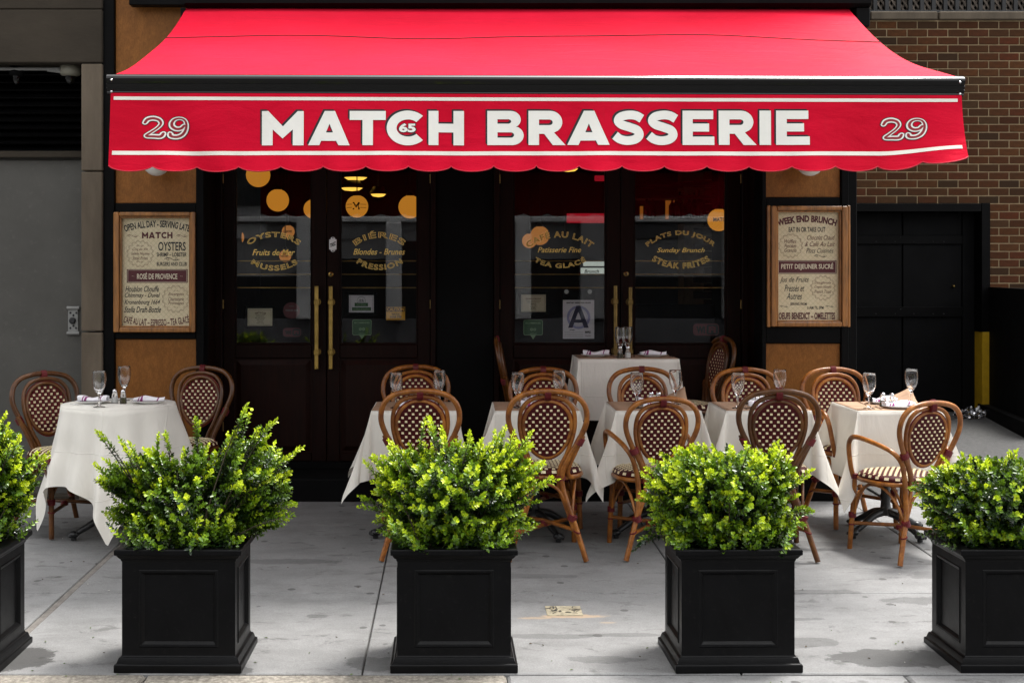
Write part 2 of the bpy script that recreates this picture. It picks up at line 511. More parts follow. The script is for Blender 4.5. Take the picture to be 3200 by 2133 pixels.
M['binding'] = mat('oxblood_binding', (.120, .009, .012), .42, var=.3, scale=40, spec=.25)
M['weave_red'] = mat('oxblood_weave', (.056, .0048, .0065), .5, var=.4, scale=120, bump=.35, bscale=220, spec=.14)
M['weave_cream'] = mat('cream_weave', (.74, .64, .40), .45, var=.12, scale=150, bump=.2, bscale=200)

def m_cloth():
    m, n, l, bs, out = newmat('cream_tablecloth')
    v = coords(n, l)
    f = noise_n(n, l, v, 5, 4, .55)
    base = ramp_n(n, l, f, [(.3, (.83, .795, .72)), (.7, (.90, .865, .79))])
    l.new(base, bs.inputs['Base Color'])
    bs.inputs['Roughness'].default_value = .85
    bs.inputs['Sheen Weight'].default_value = .15
    tr = n.new('ShaderNodeBsdfTranslucent'); tr.inputs[0].default_value = (.72, .66, .55, 1)
    mx = n.new('ShaderNodeMixShader'); mx.inputs[0].default_value = .16
    l.new(bs.outputs[0], mx.inputs[1]); l.new(tr.outputs[0], mx.inputs[2]); l.new(mx.outputs[0], out.inputs[0])
    wr = noise_n(n, l, coords(n, l, (3, 3, 1)), 2.6, 5, .6, .8)
    cr = n.new('ShaderNodeTexBrick')
    cr.offset = 0; cr.inputs['Scale'].default_value = 1; cr.inputs['Mortar Size'].default_value = .004
    cr.inputs['Brick Width'].default_value = .31; cr.inputs['Row Height'].default_value = .24; cr.inputs['Mortar Smooth'].default_value = .6
    l.new(coords(n, l, rot=(radians(90), 0, 0)), cr.inputs['Vector'])
    h = math_n(n, l, 'ADD', wr, math_n(n, l, 'MULTIPLY', cr.outputs['Fac'], .35))
    bump_n(n, l, bs, h, .5, .016)
    return m
M['cloth'] = m_cloth()

def m_awning():
    m, n, l, bs, out = newmat('red_awning_canvas')
    v = coords(n, l)
    f = noise_n(n, l, v, 1.6, 5, .6)
    base = ramp_n(n, l, f, [(.3, (.58, .0018, .022)), (.7, (.70, .0034, .032))])
    dirt = noise_n(n, l, coords(n, l, (5, 1, 1)), 3, 6, .7)
    base = mixc(n, l, ramp_n(n, l, dirt, [(.6, (0, 0, 0)), (.8, (.16, .16, .16))]), base, (.42, .03, .04))
    l.new(base, bs.inputs['Base Color'])
    bs.inputs['Roughness'].default_value = .62
    bs.inputs['Specular IOR Level'].default_value = .08
    bs.inputs['Sheen Weight'].default_value = .06; bs.inputs['Sheen Roughness'].default_value = .4
    bs.inputs['Sheen Tint'].default_value = (1, .72, .75, 1)
    wv = noise_n(n, l, v, 320, 2, .5)
    fo = noise_n(n, l, coords(n, l, (1, 3, 3), (0, 0, .5)), 2.2, 4, .5, .5)
    h = math_n(n, l, 'ADD', math_n(n, l, 'MULTIPLY', wv, .06), fo)
    bump_n(n, l, bs, h, .4, .04)
    return m
M['awning'] = m_awning()

def m_leaf(name, old, mid, young):
    m, n, l, bs, out = newmat(name)
    at_ = n.new('ShaderNodeAttribute'); at_.attribute_name = 'age'
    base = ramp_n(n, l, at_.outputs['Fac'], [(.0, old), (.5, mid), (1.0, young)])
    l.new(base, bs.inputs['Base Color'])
    nz = noise_n(n, l, coords(n, l), 60, 2)
    rn = n.new('ShaderNodeMapRange'); rn.inputs[3].default_value = .22; rn.inputs[4].default_value = .42
    l.new(nz, rn.inputs[0]); l.new(rn.outputs[0], bs.inputs['Roughness'])
    bs.inputs['Specular IOR Level'].default_value = .5
    tr = n.new('ShaderNodeBsdfTranslucent')
    l.new(mixc(n, l, .55, base, (.34, .50, .02)), tr.inputs[0])
    mx = n.new('ShaderNodeMixShader')
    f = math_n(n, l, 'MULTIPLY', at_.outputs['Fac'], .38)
    l.new(f, mx.inputs[0]); l.new(bs.outputs[0], mx.inputs[1]); l.new(tr.outputs[0], mx.inputs[2])
    l.new(mx.outputs[0], out.inputs[0])
    return m
M['leaf'] = m_leaf('boxwood_leaf', (.007, .024, .006), (.13, .25, .008), (.68, .78, .025))

def m_brick():
    m, n, l, bs, out = newmat('brown_brick')
    oi = n.new('ShaderNodeObjectInfo')
    base = ramp_n(n, l, oi.outputs['Random'], [(.0, (.056, .020, .009)), (.25, (.092, .033, .012)), (.45, (.036, .021, .011)), (.6, (.108, .040, .014)), (.8, (.062, .034, .016)), (1.0, (.100, .027, .011))])
    v = coords(n, l)
    f = noise_n(n, l, v, 26, 5, .7)
    base = mixc(n, l, ramp_n(n, l, f, [(.35, (.6, .6, .6)), (.62, (0, 0, 0))]), base, (.036, .017, .008))
    l.new(base, bs.inputs['Base Color'])
    bs.inputs['Roughness'].default_value = .85
    bs.inputs['Specular IOR Level'].default_value = .15
    bump_n(n, l, bs, noise_n(n, l, v, 90, 5, .7), .4, .004)
    return m
M['brick'] = m_brick()

def m_poster():
    m, n, l, bs, out = newmat('poster_paper_with_wire_print')
    v = coords(n, l, (1, 1, 1), (radians(90), 0, radians(0)))
    br = n.new('ShaderNodeTexVoronoi'); br.feature = 'DISTANCE_TO_EDGE'; br.voronoi_dimensions = '2D'
    br.inputs['Scale'].default_value = 42; br.inputs['Randomness'].default_value = .12
    mp = n.new('ShaderNodeMapping'); mp.inputs['Rotation'].default_value = (0, 0, radians(45)); l.new(v, mp.inputs[0])
    l.new(mp.outputs[0], br.inputs['Vector'])
    ln = ramp_n(n, l, br.outputs['Distance'], [(.04, (.5, .5, .5)), (.09, (0, 0, 0))])
    f = noise_n(n, l, v, 6, 4)
    base = ramp_n(n, l, f, [(.3, (.58, .495, .310)), (.7, (.64, .56, .38))])
    base = mixc(n, l, ln, base, (.36, .33, .20))
    l.new(base, bs.inputs['Base Color'])
    bs.inputs['Roughness'].default_value = .6
    return m
M['poster'] = m_poster()

# ------------------------------------------------------------------ lettering
def text_geo(s, bold=0.0, shear=0.0, spacing=1.0):
    cu = bpy.data.curves.new('lettering', 'FONT')
    cu.body = s; cu.size = 1.0; cu.offset = bold; cu.shear = shear; cu.space_character = spacing
    cu.resolution_u = 3; cu.fill_mode = 'FRONT'
    ob = bpy.data.objects.new('lettering', cu)
    me = ob.to_mesh()
    v = [(p.co.x, p.co.y) for p in me.vertices]
    f = [tuple(p.vertices) for p in me.polygons]
    ob.to_mesh_clear()
    bpy.data.objects.remove(ob); bpy.data.curves.remove(cu)
    return v, f

def lay(mb, s, x0, x1, z0, z1, y, m=0, bold=0.0, shear=0.0, arc=0.0, spacing=1.0, ref=None, keep=False):
    """writes s into the box x0..x1, z0..z1 on the upright plane at depth y; arc bends the line (degrees of half angle)"""
    v, f = text_geo(s, bold, shear, spacing)
    if not v: return
    rv = v if ref is None else text_geo(s, ref, shear, spacing)[0]
    ax, bx = min(p[0] for p in rv), max(p[0] for p in rv)
    ay, by = min(p[1] for p in rv), max(p[1] for p in rv)
    W, H = x1 - x0, z1 - z0
    sx, sy = W / (bx - ax), H / (by - ay)
    if keep: sx = sy = min(sx, sy)
    out = []
    for px, py in v:
        u = (px - (ax + bx) / 2) * sx
        h = (py - ay) * sy
        if arc:
            a = radians(arc); r = (W / 2) / sin(abs(a)); t = u / (W / 2) * abs(a)
            if a > 0: out.append(((x0 + x1) / 2 + (r + h) * sin(t), y, z0 + (r + h) * cos(t) - r))
            else: out.append(((x0 + x1) / 2 + (r - h) * sin(t), y, z0 - (r - h) * cos(t) + r))
        else:
            out.append(((x0 + x1) / 2 + u, y, z0 + h))
    mb.add(out, f, m)

def layp(mb, s, px0, px1, py_top, py_bot, Y, y=None, **k):
    lay(mb, s, PX(px0, Y), PX(px1, Y), PZ(py_bot, Y), PZ(py_top, Y), Y if y is None else y, **k)

def scallop_ring(mb, cx, cz, r, n, y, m=0, w=.0016):
    pts = []
    for i in range(n * 8):
        a = 2 * pi * i / (n * 8)
        rr = r * (1 - .07 + .07 * abs(sin(a * n / 2)) * 2)
        pts.append((cx + rr * cos(a), cz + rr * sin(a), rr))
    for i in range(len(pts)):
        x0, z0, r0 = pts[i]; x1, z1, r1 = pts[(i + 1) % len(pts)]
        for k0, k1 in ((1, 1 - w / r), (.93, .93 - w * .6 / r)):
            mb.add([(cx + (x0 - cx) * k0, y, cz + (z0 - cz) * k0), (cx + (x1 - cx) * k0, y, cz + (z1 - cz) * k0), (cx + (x1 - cx) * k1, y, cz + (z1 - cz) * k1), (cx + (x0 - cx) * k1, y, cz + (z0 - cz) * k1)], [(0, 1, 2, 3)], m)

def flat_rect(mb, x0, x1, z0, z1, y, m=0): mb.quad((x0, y, z0), (x1, y, z0), (x1, y, z1), (x0, y, z1), m)
def disc(mb, cx, cz, r, y, m=0, n=24, r2=None):
    if r2 is None: mb.add([(cx + r * cos(2 * pi * i / n), y, cz + r * sin(2 * pi * i / n)) for i in range(n)], [tuple(range(n))], m)
    else:
        v = [(cx + q * cos(2 * pi * i / n), y, cz + q * sin(2 * pi * i / n)) for q in (r, r2) for i in range(n)]
        mb.add(v, [(i, (i + 1) % n, (i + 1) % n + n, i + n) for i in range(n)], m)
def outline(mb, x0, x1, z0, z1, w, y, m=0):
    flat_rect(mb, x0, x1, z0, z0 + w, y, m); flat_rect(mb, x0, x1, z1 - w, z1, y, m)
    flat_rect(mb, x0, x0 + w, z0 + w, z1 - w, y, m); flat_rect(mb, x1 - w, x1, z0 + w, z1 - w, y, m)
def flourish(mb, cx, cz, w, y, m=0):
    pts = [(cx + w * (t - .5), y, cz + w * .09 * sin(t * 2 * pi)) for t in [i / 16 for i in range(17)]]
    for p, q in zip(pts, pts[1:]):
        h = w * .018
        mb.add([(p[0], y, p[2] - h), (q[0], y, q[2] - h), (q[0], y, q[2] + h), (p[0], y, p[2] + h)], [(0, 1, 2, 3)], m)
    for sg in (-1, 1):
        disc(mb, cx + sg * w * .28, cz, w * .085, y, m, 12, w * .06)
# =================================================================== GROUND
YF = 8.5                                    # front plane of the restaurant's pillars
YD = 8.95                                   # plane of its doors
def slope_box(mb, x0, x1, y0, y1, th=.05, top=0.0, m=0, ch=.004):
    def z(y): return gz(y) + top
    c = ch
    v = [(x0, y0, z(y0) - th), (x1, y0, z(y0) - th), (x1, y1, z(y1) - th), (x0, y1, z(y1) - th),
         (x0, y0, z(y0) - c), (x1, y0, z(y0) - c), (x1, y1, z(y1) - c), (x0, y1, z(y1) - c),
         (x0 + c, y0 + c, z(y0)), (x1 - c, y0 + c, z(y0)), (x1 - c, y1 - c, z(y1)), (x0 + c, y1 - c, z(y1))]
    mb.add(v, [(0, 3, 2, 1), (0, 1, 5, 4), (1, 2, 6, 5), (2, 3, 7, 6), (3, 0, 4, 7), (4, 5, 9, 8), (5, 6, 10, 9), (6, 7, 11, 10), (7, 4, 8, 11), (8, 9, 10, 11)], m)

mb = MB()
mb.box(-60, 60, -60, 4.93, -.5, -.14)
street = mb.build('street', M['asphalt']); tag(street, kind='structure')
mb = MB(); mb.v = [(-60, 4.93, -.16), (60, 4.93, -.16), (60, 40, gz(40) - .02), (-60, 40, gz(40) - .02), (-60, 4.93, -.8), (60, 4.93, -.8), (60, 40, -.8), (-60, 40, -.8)]
vv = mb.v; mb.v = []
mb.add(vv, [(0, 1, 2, 3), (4, 7, 6, 5), (0, 4, 5, 1), (1, 5, 6, 2), (2, 6, 7, 3), (3, 7, 4, 0)])
# the joint bed under the slabs follows the slope 14 mm below them
for i in (0, 1): mb.v[i] = (mb.v[i][0], mb.v[i][1], gz(4.93) - .016)
for i in (2, 3): mb.v[i] = (mb.v[i][0], mb.v[i][1], gz(40) - .016)
pave = mb.build('pavement', mat('joint_bed', (.05, .048, .045), .95, var=.4, scale=30, bump=.4, bscale=90)); tag(pave, kind='structure')

XL = [-7.96, -6.44, -4.92, -3.40, -1.885, -.362, 1.152, 2.62, 4.14, 5.66, 7.18, 8.70]
YL = [5.112, 6.28, 7.79, 8.64]
for i in range(len(XL) - 1):
    for j in range(len(YL) - 1):
        g0 = .020 if abs(XL[i] + 1.885) < .01 else .0035
        g1 = .020 if abs(XL[i + 1] + 1.885) < .01 else .0035
        mb = MB()
        slope_box(mb, XL[i] + g0, XL[i + 1] - g1, YL[j] + .003, YL[j + 1] - .003, top=R.uniform(-.0012, .0012))
        mb.build('paving_slab', M['concrete'], pave)
mb = MB(); slope_box(mb, -1.904, -1.866, 5.112, 8.64, th=.03, top=-.0045)
mb.build('joint_filler', mat('joint_mortar', (.17, .155, .14), .9, var=.3, scale=14, stretch=(1, 1, 1), bump=.5, bscale=60), pave)
xs = [-7.0, -5.6, -4.2, -2.72, -1.22, .215]
for i in range(len(xs) - 1):
    mb = MB(); slope_box(mb, xs[i] + .002, xs[i + 1] - .002, 4.93, 5.106, th=.30, top=R.uniform(-.002, .002), ch=.012)
    mb.build('kerb_stone', M['granite'], pave)
xs = [.215, 1.8, 3.3, 4.8, 6.3, 7.8]
for i in range(len(xs) - 1):
    mb = MB(); slope_box(mb, xs[i] + .003, xs[i + 1] - .003, 4.93, 5.106, th=.30, top=-.002, ch=.010)
    mb.build('kerb_stone', M['concrete'], pave)
# darker asphalt drive beyond the pavement on the right
mb = MB(); slope_box(mb, 2.9, 12, 8.646, 14.5, th=.06, top=.002)
drive = mb.build('driveway', M['asphalt']); tag(drive, kind='structure')

# =================================================================== RESTAURANT BUILDING
def dX(d, Y=YF): return PX(d * KD, Y)
def dZ(d, Y=YF): return PZ(d * KD, Y)
GF = gz(YF)
bld = thing('restaurant_building', 'dark fronted brasserie with two pairs of glazed doors under the red awning', 'restaurant', (.4, YF, GF))
FL = .232                                   # tread of the entrance step
TOP = 7.0
def part(name, m, parent, fn, **k):
    mb = MB(); fn(mb)
    return mb.build(name, m, parent, **k)
def pbox(name, m, parent, x0, x1, y0, y1, z0, z1, ch=.004, **k):
    mb = MB(); mb.box(x0, x1, y0, y1, z0, z1, 0, ch)
    return mb.build(name, m, parent, **k)

# left pillar
pbox('post', M['black'], bld, dX(236.5), dX(265), YF - .03, YF + .5, GF - .02, TOP)
pbox('post', M['black'], bld, dX(452), dX(470), YF - .03, YF + .12, GF - .02, TOP)
pbox('cross_bar', M['black'], bld, dX(265) + .001, dX(452) - .001, YF - .018, YF + .10, dZ(488), dZ(467))
pbox('cross_bar', M['black'], bld, dX(265) + .001, dX(452) - .001, YF - .018, YF + .10, dZ(778), dZ(762))
pbox('wood_panel', M['plywood'], bld, dX(265) + .001, dX(452) - .001, YF, YF + .06, dZ(467), TOP)
pbox('wood_panel', M['plywood'], bld, dX(265) + .001, dX(452) - .001, YF, YF + .06, dZ(1085), dZ(778))
pbox('backing_board', M['black_matte'], bld, dX(265) + .001, dX(452) - .001, YF + .012, YF + .06, dZ(762), dZ(488))
pbox('plinth', M['black'], bld, dX(265) + .001, dX(452) - .001, YF - .018, YF + .1, GF - .02, dZ(1085))
# right pillar
pbox('post', M['black'], bld, dX(1748), dX(1757.5), YF - .03, YF + .2, GF - .02, TOP)
pbox('post', M['black'], bld, dX(1930), dX(1947), YF - .03, YF + .12, GF - .02, TOP)
pbox('post', M['black'], bld, dX(1947) + .002, dX(1967), YF - .012, YF + .5, GF - .02, TOP)
pbox('cross_bar', M['black'], bld, dX(1757.5) + .001, dX(1930) - .001, YF - .018, YF + .10, dZ(475), dZ(453.5))
pbox('cross_bar', M['black'], bld, dX(1757.5) + .001, dX(1930) - .001, YF - .018, YF + .10, dZ(788), dZ(749))
pbox('wood_panel', M['plywood'], bld, dX(1757.5) + .001, dX(1930) - .001, YF, YF + .06, dZ(453.5), TOP)
pbox('wood_panel', M['plywood'], bld, dX(1757.5) + .001, dX(1930) - .001, YF, YF + .06, dZ(1054), dZ(788))
pbox('backing_board', M['black_matte'], bld, dX(1757.5) + .001, dX(1930) - .001, YF + .012, YF + .06, dZ(749), dZ(475))
pbox('plinth', M['black'], bld, dX(1757.5) + .001, dX(1930) - .001, YF - .018, YF + .1, GF - .02, dZ(1054))
# the recess of the doors: reveals, threshold step, header
pbox('step', M['black_matte'], bld, dX(470) + .001, dX(1748) - .001, YF - .02, YD + .15, GF - .03, FL, ch=.008)
pbox('kick_strip', M['black'], bld, dX(470) + .002, dX(1748) - .002, YD - .03, YD + .03, FL, FL + .05)
x0 = PX(640, YD); x1 = PX(2392, YD)
pbox('reveal', M['door_wood'], bld, dX(470) - .05, dX(470) - .001, YF + .12, YD + .05, FL, TOP)
pbox('reveal', M['door_wood'], bld, dX(1748) + .001, dX(1748) + .06, YF + .2, YD + .05, FL, TOP)
def jamb(pa, pb, y0=YD - .06):
    pbox('door_jamb', M['door_wood'], bld, PX(pa, YD), PX(pb, YD), y0, YD + .05, FL, 2.9)
jamb(600, 655, YD - .10); jamb(656, 699)
jamb(1346, 1362); jamb(1543, 1560)
jamb(2313, 2345); jamb(2346, 2420, YD - .12)
pbox('wall_panel', M['black'], bld, PX(1363, YD), PX(1542, YD), YD - .03, YD + .04, FL + .12, 2.9)
pbox('skirting', M['black_matte'], bld, PX(1363, YD), PX(1542, YD), YD - .045, YD + .04, FL, FL + .118)
pbox('header', M['black_matte'], bld, dX(470) + .002, dX(1748) - .002, YF + .02, YD + .06, 2.76, TOP)
pbox('fascia', M['black'], bld, dX(265) + .12, dX(1967) + .05, YF - .12, YF - .032, 3.345, TOP)

# doors
GB, GT = 1.097, 2.66
def door_leaf(pa, pb, ga, gb):
    xa, xb, g0, g1 = PX(pa, YD), PX(pb, YD), PX(ga, YD), PX(gb, YD)
    mb = MB()
    y0, y1 = YD - .028, YD + .022
    mb.box(xa, g0, y0, y1, FL + .052, 2.755, 0, .003)
    mb.box(g1, xb, y0, y1, FL + .052, 2.755, 0, .003)
    mb.box(g0, g1, y0 + .001, y1, 1.0, GB, 0, .006)
    mb.box(g0, g1, y0 + .001, y1, GT, 2.755, 0, .006)
    mb.box(g0, g1, y0 + .001, y1, FL + .052, .345, 0, .006)
    # glazing bead
    for a, b, c, d in ((g0, g0 + .012, GB, GT), (g1 - .012, g1, GB, GT)):
        mb.box(a, b, YD - .016, YD + .016, c, d, 0, .003)
    mb.box(g0 + .012, g1 - .012, YD - .016, YD + .016, GB, GB + .012, 0, .003)
    leaf = mb.build('door', M['door_wood'], bld)
    pm = MB()                                               # fielded panel below
    pz0, pz1, px0, px1 = .345, 1.0, g0, g1
    pm.box(px0, px1, YD - .010, YD + .01, pz0, pz1)
    a = .045
    v = [(px0 + .012, YD - .0105, pz0 + .012), (px1 - .012, YD - .0105, pz0 + .012), (px1 - .012, YD - .0105, pz1 - .012), (px0 + .012, YD - .0105, pz1 - .012),
         (px0 + a, YD - .026, pz0 + a), (px1 - a, YD - .026, pz0 + a), (px1 - a, YD - .026, pz1 - a), (px0 + a, YD - .026, pz1 - a)]
    pm.add(v, [(0, 1, 5, 4), (1, 2, 6, 5), (2, 3, 7, 6), (3, 0, 4, 7), (4, 5, 6, 7)])
    pm.build('door_panel', M['door_panel'], leaf, fix=False)
    pbox('glass_pane', M['door_glass'], leaf, g0 + .004, g1 - .004, YD - .003, YD + .003, GB + .004, GT, ch=0)
    for py in (815, 857, 899):
        mb = MB(); z = PZ(py, YD)
        mb.tube([(g0 + .004, YD + .05, z), (g1 - .004, YD + .05, z)], .0045, 6)
        mb.build('curtain_rod', M['brass'], leaf)
    return leaf
leafA = door_leaf(700, 1020.5, 735, 976)
leafB = door_leaf(1023, 1345, 1062, 1306)
leafC = door_leaf(1561, 1936, 1603, 1894)
leafD = door_leaf(1939, 2312, 1979, 2269)
def handle(leaf, pc, ptop, pbot, br, mt, sq):
    mb = MB(); x = PX(pc, YD); z0, z1 = PZ(pbot, YD), PZ(ptop, YD); y = YD - .085
    if sq: mb.box(x - .014, x + .014, y - .014, y + .014, z0, z1, 0, .003)
    else: mb.tube([(x, y, z0), (x, y, z1)], .0155, 14)
    for b in br:
        z = PZ(b, YD)
        mb.box(x - .018, x + .018, y - .018, y + .018, z - .017, z + .017, 0, .004)
        mb.tube([(x, y + .01, z), (x, YD - .028, z)], .012, 10)
        mb.lathe([(.026, 0), (.026, .004), (.018, .008)], 16, (x, YD - .036, z), axis=(0, 1, 0))
    mb.build('door_handle', mt, leaf)
handle(leafA, 993, 893, 1150, (943, 1098), M['brass'], True)
handle(leafB, 1037, 893, 1150, (943, 1098), M['brass'], True)
handle(leafC, 1919, 892, 1140, (941, 1095), M['brass_dark'], False)
handle(leafD, 1965, 897, 1140, (943, 1096), M['brass_dark'], False)
def lock(leaf, px, py, mt):
    mb = MB(); p = (PX(px, YD), YD - .028, PZ(py, YD))
    mb.lathe([(.019, 0), (.019, .006), (.014, .010), (1e-6, .010)], 20, p, 0, axis=(0, -1, 0))
    mb.lathe([(.007, 0), (.007, .0125), (1e-6, .0125)], 14, p, 1, axis=(0, -1, 0))
    mb.build('lock', [mt, M['ink']], leaf)
lock(leafB, 1035, 857, M['brass']); lock(leafC, 1921 + 16 - 4, 856, M['brass_dark']) if False else lock(leafD, 1955, 856, M['brass_dark'])
def hinge(leaf, px, py):
    mb = MB(); mb.tube([(PX(px, YD), YD - .034, PZ(py + 14, YD)), (PX(px, YD), YD - .034, PZ(py - 14, YD))], .006, 8)
    mb.build('hinge', M['brass_dark'], leaf)
for lf, px in ((leafA, 699.5), (leafB, 1345.5), (leafC, 1560.5), (leafD, 2312.5)):
    for py in (560, 950, 1330): hinge(lf, px, py)

# gilt lettering on the panes
def gilt(leaf, rows):
    mb = MB(); y = YD - .0036
    for s, x0, x1, t, b, kind, arc in rows:
        w = PX(x1, YD) - PX(x0, YD)
        if kind == 'fill':
            layp(mb, s, x0, x1, t, b, YD, y, m=0, shear=.32, bold=.012)
        else:
            layp(mb, s, x0, x1, t, b, YD, y, m=0, bold=.030, arc=arc, spacing=1.16)
            layp(mb, s, x0, x1, t, b, YD, y - .0009, m=1, bold=-.022, arc=arc, spacing=1.16, ref=.030)
    mb.build('gilt_lettering', [M['gold_leaf'], M['maroon_leaf']], leaf, kind='stuff')
gilt(leafA, [('OYSTERS', 779, 932, 724, 741, 'o', 38), ('Fruits de Mer', 789, 922, 779, 798, 'fill', 0), ('MUSSELS', 783, 932, 829, 846, 'o', -34)])
gilt(leafB, [('BIÉRES', 1112, 1259, 720, 743, 'o', 38), ('Blondes - Brunes', 1104, 1266, 777, 796, 'fill', 0), ('PRESSION', 1113, 1260, 826, 844, 'o', -34)])
gilt(leafC, [('CAFÉ AU LAIT', 1652, 1846, 718, 742, 'o', 38), ('Patisserie Fine', 1680, 1816, 772, 789, 'fill', 0), ('TEA GLACÉ', 1668, 1832, 819, 838, 'o', -30)])
gilt(leafD, [('PLATS DU JOUR', 2027, 2226, 720, 738, 'o', 40), ('Sunday Brunch', 2053, 2202, 774, 793, 'fill', 0), ('STEAK FRITES', 2036, 2219, 821, 840, 'o', -32)])

# dining room behind the glass
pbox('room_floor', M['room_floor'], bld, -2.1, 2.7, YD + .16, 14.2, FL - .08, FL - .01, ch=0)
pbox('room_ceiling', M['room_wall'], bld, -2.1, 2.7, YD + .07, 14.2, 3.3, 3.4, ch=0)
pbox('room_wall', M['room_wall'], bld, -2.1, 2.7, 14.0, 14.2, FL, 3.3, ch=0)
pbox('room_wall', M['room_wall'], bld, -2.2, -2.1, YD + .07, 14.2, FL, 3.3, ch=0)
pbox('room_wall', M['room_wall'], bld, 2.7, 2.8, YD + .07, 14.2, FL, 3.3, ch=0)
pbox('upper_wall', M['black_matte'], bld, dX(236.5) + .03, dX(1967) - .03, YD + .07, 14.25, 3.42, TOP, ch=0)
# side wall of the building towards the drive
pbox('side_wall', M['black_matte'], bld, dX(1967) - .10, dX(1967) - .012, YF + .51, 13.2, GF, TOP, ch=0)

# =================================================================== things in the dining room
def globe_lamp(dx, dy, dr, Y, mt, lab, txt=None, ceil=3.3, plain=False):
    x, z, r = PX(dx * KD, Y), PZ(dy * KD, Y), dr * KD * Y / F
    t = thing('pendant_lamp', lab, 'lamp', (x, Y, z - r), group='lit globe lamps in the dining room')
    mb = MB(); mb.sphere((x, Y, z), r, 0, 24); mb.build('globe', mt, t)
    mb = MB(); mb.lathe([(r * .35, 0), (r * .35, .02), (.006, .04)], 12, (x, Y, z + r * .93)); mb.tube([(x, Y, z + r + .01), (x, Y, ceil)], .005, 6)
    mb.build('rod', M['iron'], t)
    if txt:
        mb = MB(); n = r * .9
        def on(px, pz): return (x + px, Y - sqrt(max(r * r - px * px - pz * pz, 1e-6)) - .002, z + pz)
        v, f = (text_geo(txt, .03) if txt != 'M' else ([(0, 0), (0, 110), (22, 110), (56, 62), (90, 110), (112, 110), (112, 0), (88, 0), (88, 66), (56, 24), (24, 66), (24, 0)], [(0, 1, 2, 10, 11), (2, 3, 9, 10), (3, 4, 8, 9), (4, 5, 6, 7, 8)]))
        ax, bx = min(p[0] for p in v), max(p[0] for p in v); ay, by = min(p[1] for p in v), max(p[1] for p in v)
        w = r * (.60 if len(txt) == 1 else 1.3); h = r * (.64 if len(txt) == 1 else .36)
        mb.add([on(((p[0] - ax) / (bx - ax) - .5) * w, ((p[1] - ay) / (by - ay) - .5) * h) for p in v], f)
        if len(txt) == 1:
            for sg in (-1, 1):
                for k in (-1, 1):
                    pts = [(sg * r * (.36 + .5 * i / 5), k * r * .14) for i in range(6)]
                    for p, q in zip(pts, pts[1:]):
                        mb.add([on(p[0], p[1] - r * .02), on(q[0], q[1] - r * .02), on(q[0], q[1] + r * .02), on(p[0], p[1] + r * .02)], [(0, 1, 2, 3)])
        mb.build('lettering', M['ink'], t)
    return t
globe_lamp(638, 460, 26, 11.0, M['lamp_warm'], 'plain amber globe lamp hanging large behind the leftmost door pane')
globe_lamp(593, 402, 28, 10.4, M['lamp_warm'], 'amber globe lamp partly hidden by the awning hem above the leftmost pane')
globe_lamp(820, 474, 26, 11.0, M['lamp_warm'], 'amber globe lamp marked with a black M between bars', 'M')
globe_lamp(942, 475, 27, 11.3, M['lamp_warm'], 'amber globe lamp at the right edge of the second door pane')
globe_lamp(719, 480, 22, 11.6, M['lamp_warm'], 'amber globe lamp half hidden behind the left pair of door stiles')
globe_lamp(542, 545, 19, 12.8, M['lamp_dim'], 'dim globe lamp at the left edge of the leftmost pane', 'CAS')
globe_lamp(662, 532, 15, 13.0, M['lamp_dim'], 'small dim globe lamp just above the word OYSTERS', 'CHARTRE')
globe_lamp(655, 588, 14, 12.2, M['lamp_dim'], 'small dim globe lamp behind the words Fruits de Mer', 'NOIR')
globe_lamp(1240, 541, 22, 12.2, M['lamp_dim'], 'dim globe lamp behind the word AU on the third pane')
globe_lamp(1216, 553, 17, 13.0, M['lamp_dim'], 'small dim globe lamp behind the word CAFE')
globe_lamp(1651, 505, 26, 10.6, M['lamp_warm'], 'amber globe lamp at the right edge of the fourth pane', 'MATCH')
for dx, dy, w, lab in ((817, 408, .105, 'shallow lit ceiling drum lamp high in the second pane'), (869, 446, .07, 'lit half dome lamp right of the M globe'), (808, 432, .10, 'second lit drum lamp hung above the M globe'), (1305, 388, .09, 'lit ceiling lamp just under the awning in the third pane')):
    Y = 11.8
    t = thing('ceiling_lamp', lab, 'lamp', (PX(dx * KD, Y), Y, PZ(dy * KD, Y)), group='lit drum lamps in the dining room')
    c = Vector(t.location)
    mb = MB(); mb.lathe([(1e-6, -.028), (w * .7, -.02), (w, 0)], 24, c); mb.build('diffuser', M['lamp_bright'], t)
    mb = MB(); mb.lathe([(w + .004, 0), (w + .012, .02), (w * .7, .07)], 24, c); mb.tube([(c.x, c.y, c.z + .06), (c.x, c.y, 3.3)], .006, 6); mb.build('shade', M['iron'], t)
# the back bar
Y = 12.6
bar = thing('back_bar', 'dark back bar with amber lit niches behind the rightmost door pane', 'bar shelf', (1.4, Y, FL - .01))
bx0, bx1 = PX(1450 * KD, Y), PX(1690 * KD, Y)
pbox('cabinet', M['room_wall'], bar, bx0, bx1, Y, Y + .3, FL - .01, dZ(700, Y))
for k, d in enumerate((505, 450, 420)):
    pbox('shelf', M['room_wall'], bar, bx0, bx1, Y - .12, Y + .3, dZ(d, Y) - .03, dZ(d, Y))
for a, b, t_, bt in ((1540, 1568, 452, 505), (1590, 1618, 437, 492), (1480, 1495, 470, 504)):
    pbox('lit_niche', M['bar_glow'], bar, dX(a, Y), dX(b, Y), Y + .28, Y + .31, dZ(bt, Y), dZ(t_, Y))
DB = (1545, 1553, 1562, 1575, 1584, 1596, 1606, 1614, 1486, 1500)
ORD = ('first', 'second', 'third', 'fourth', 'fifth', 'sixth', 'seventh', 'eighth', 'ninth', 'last')
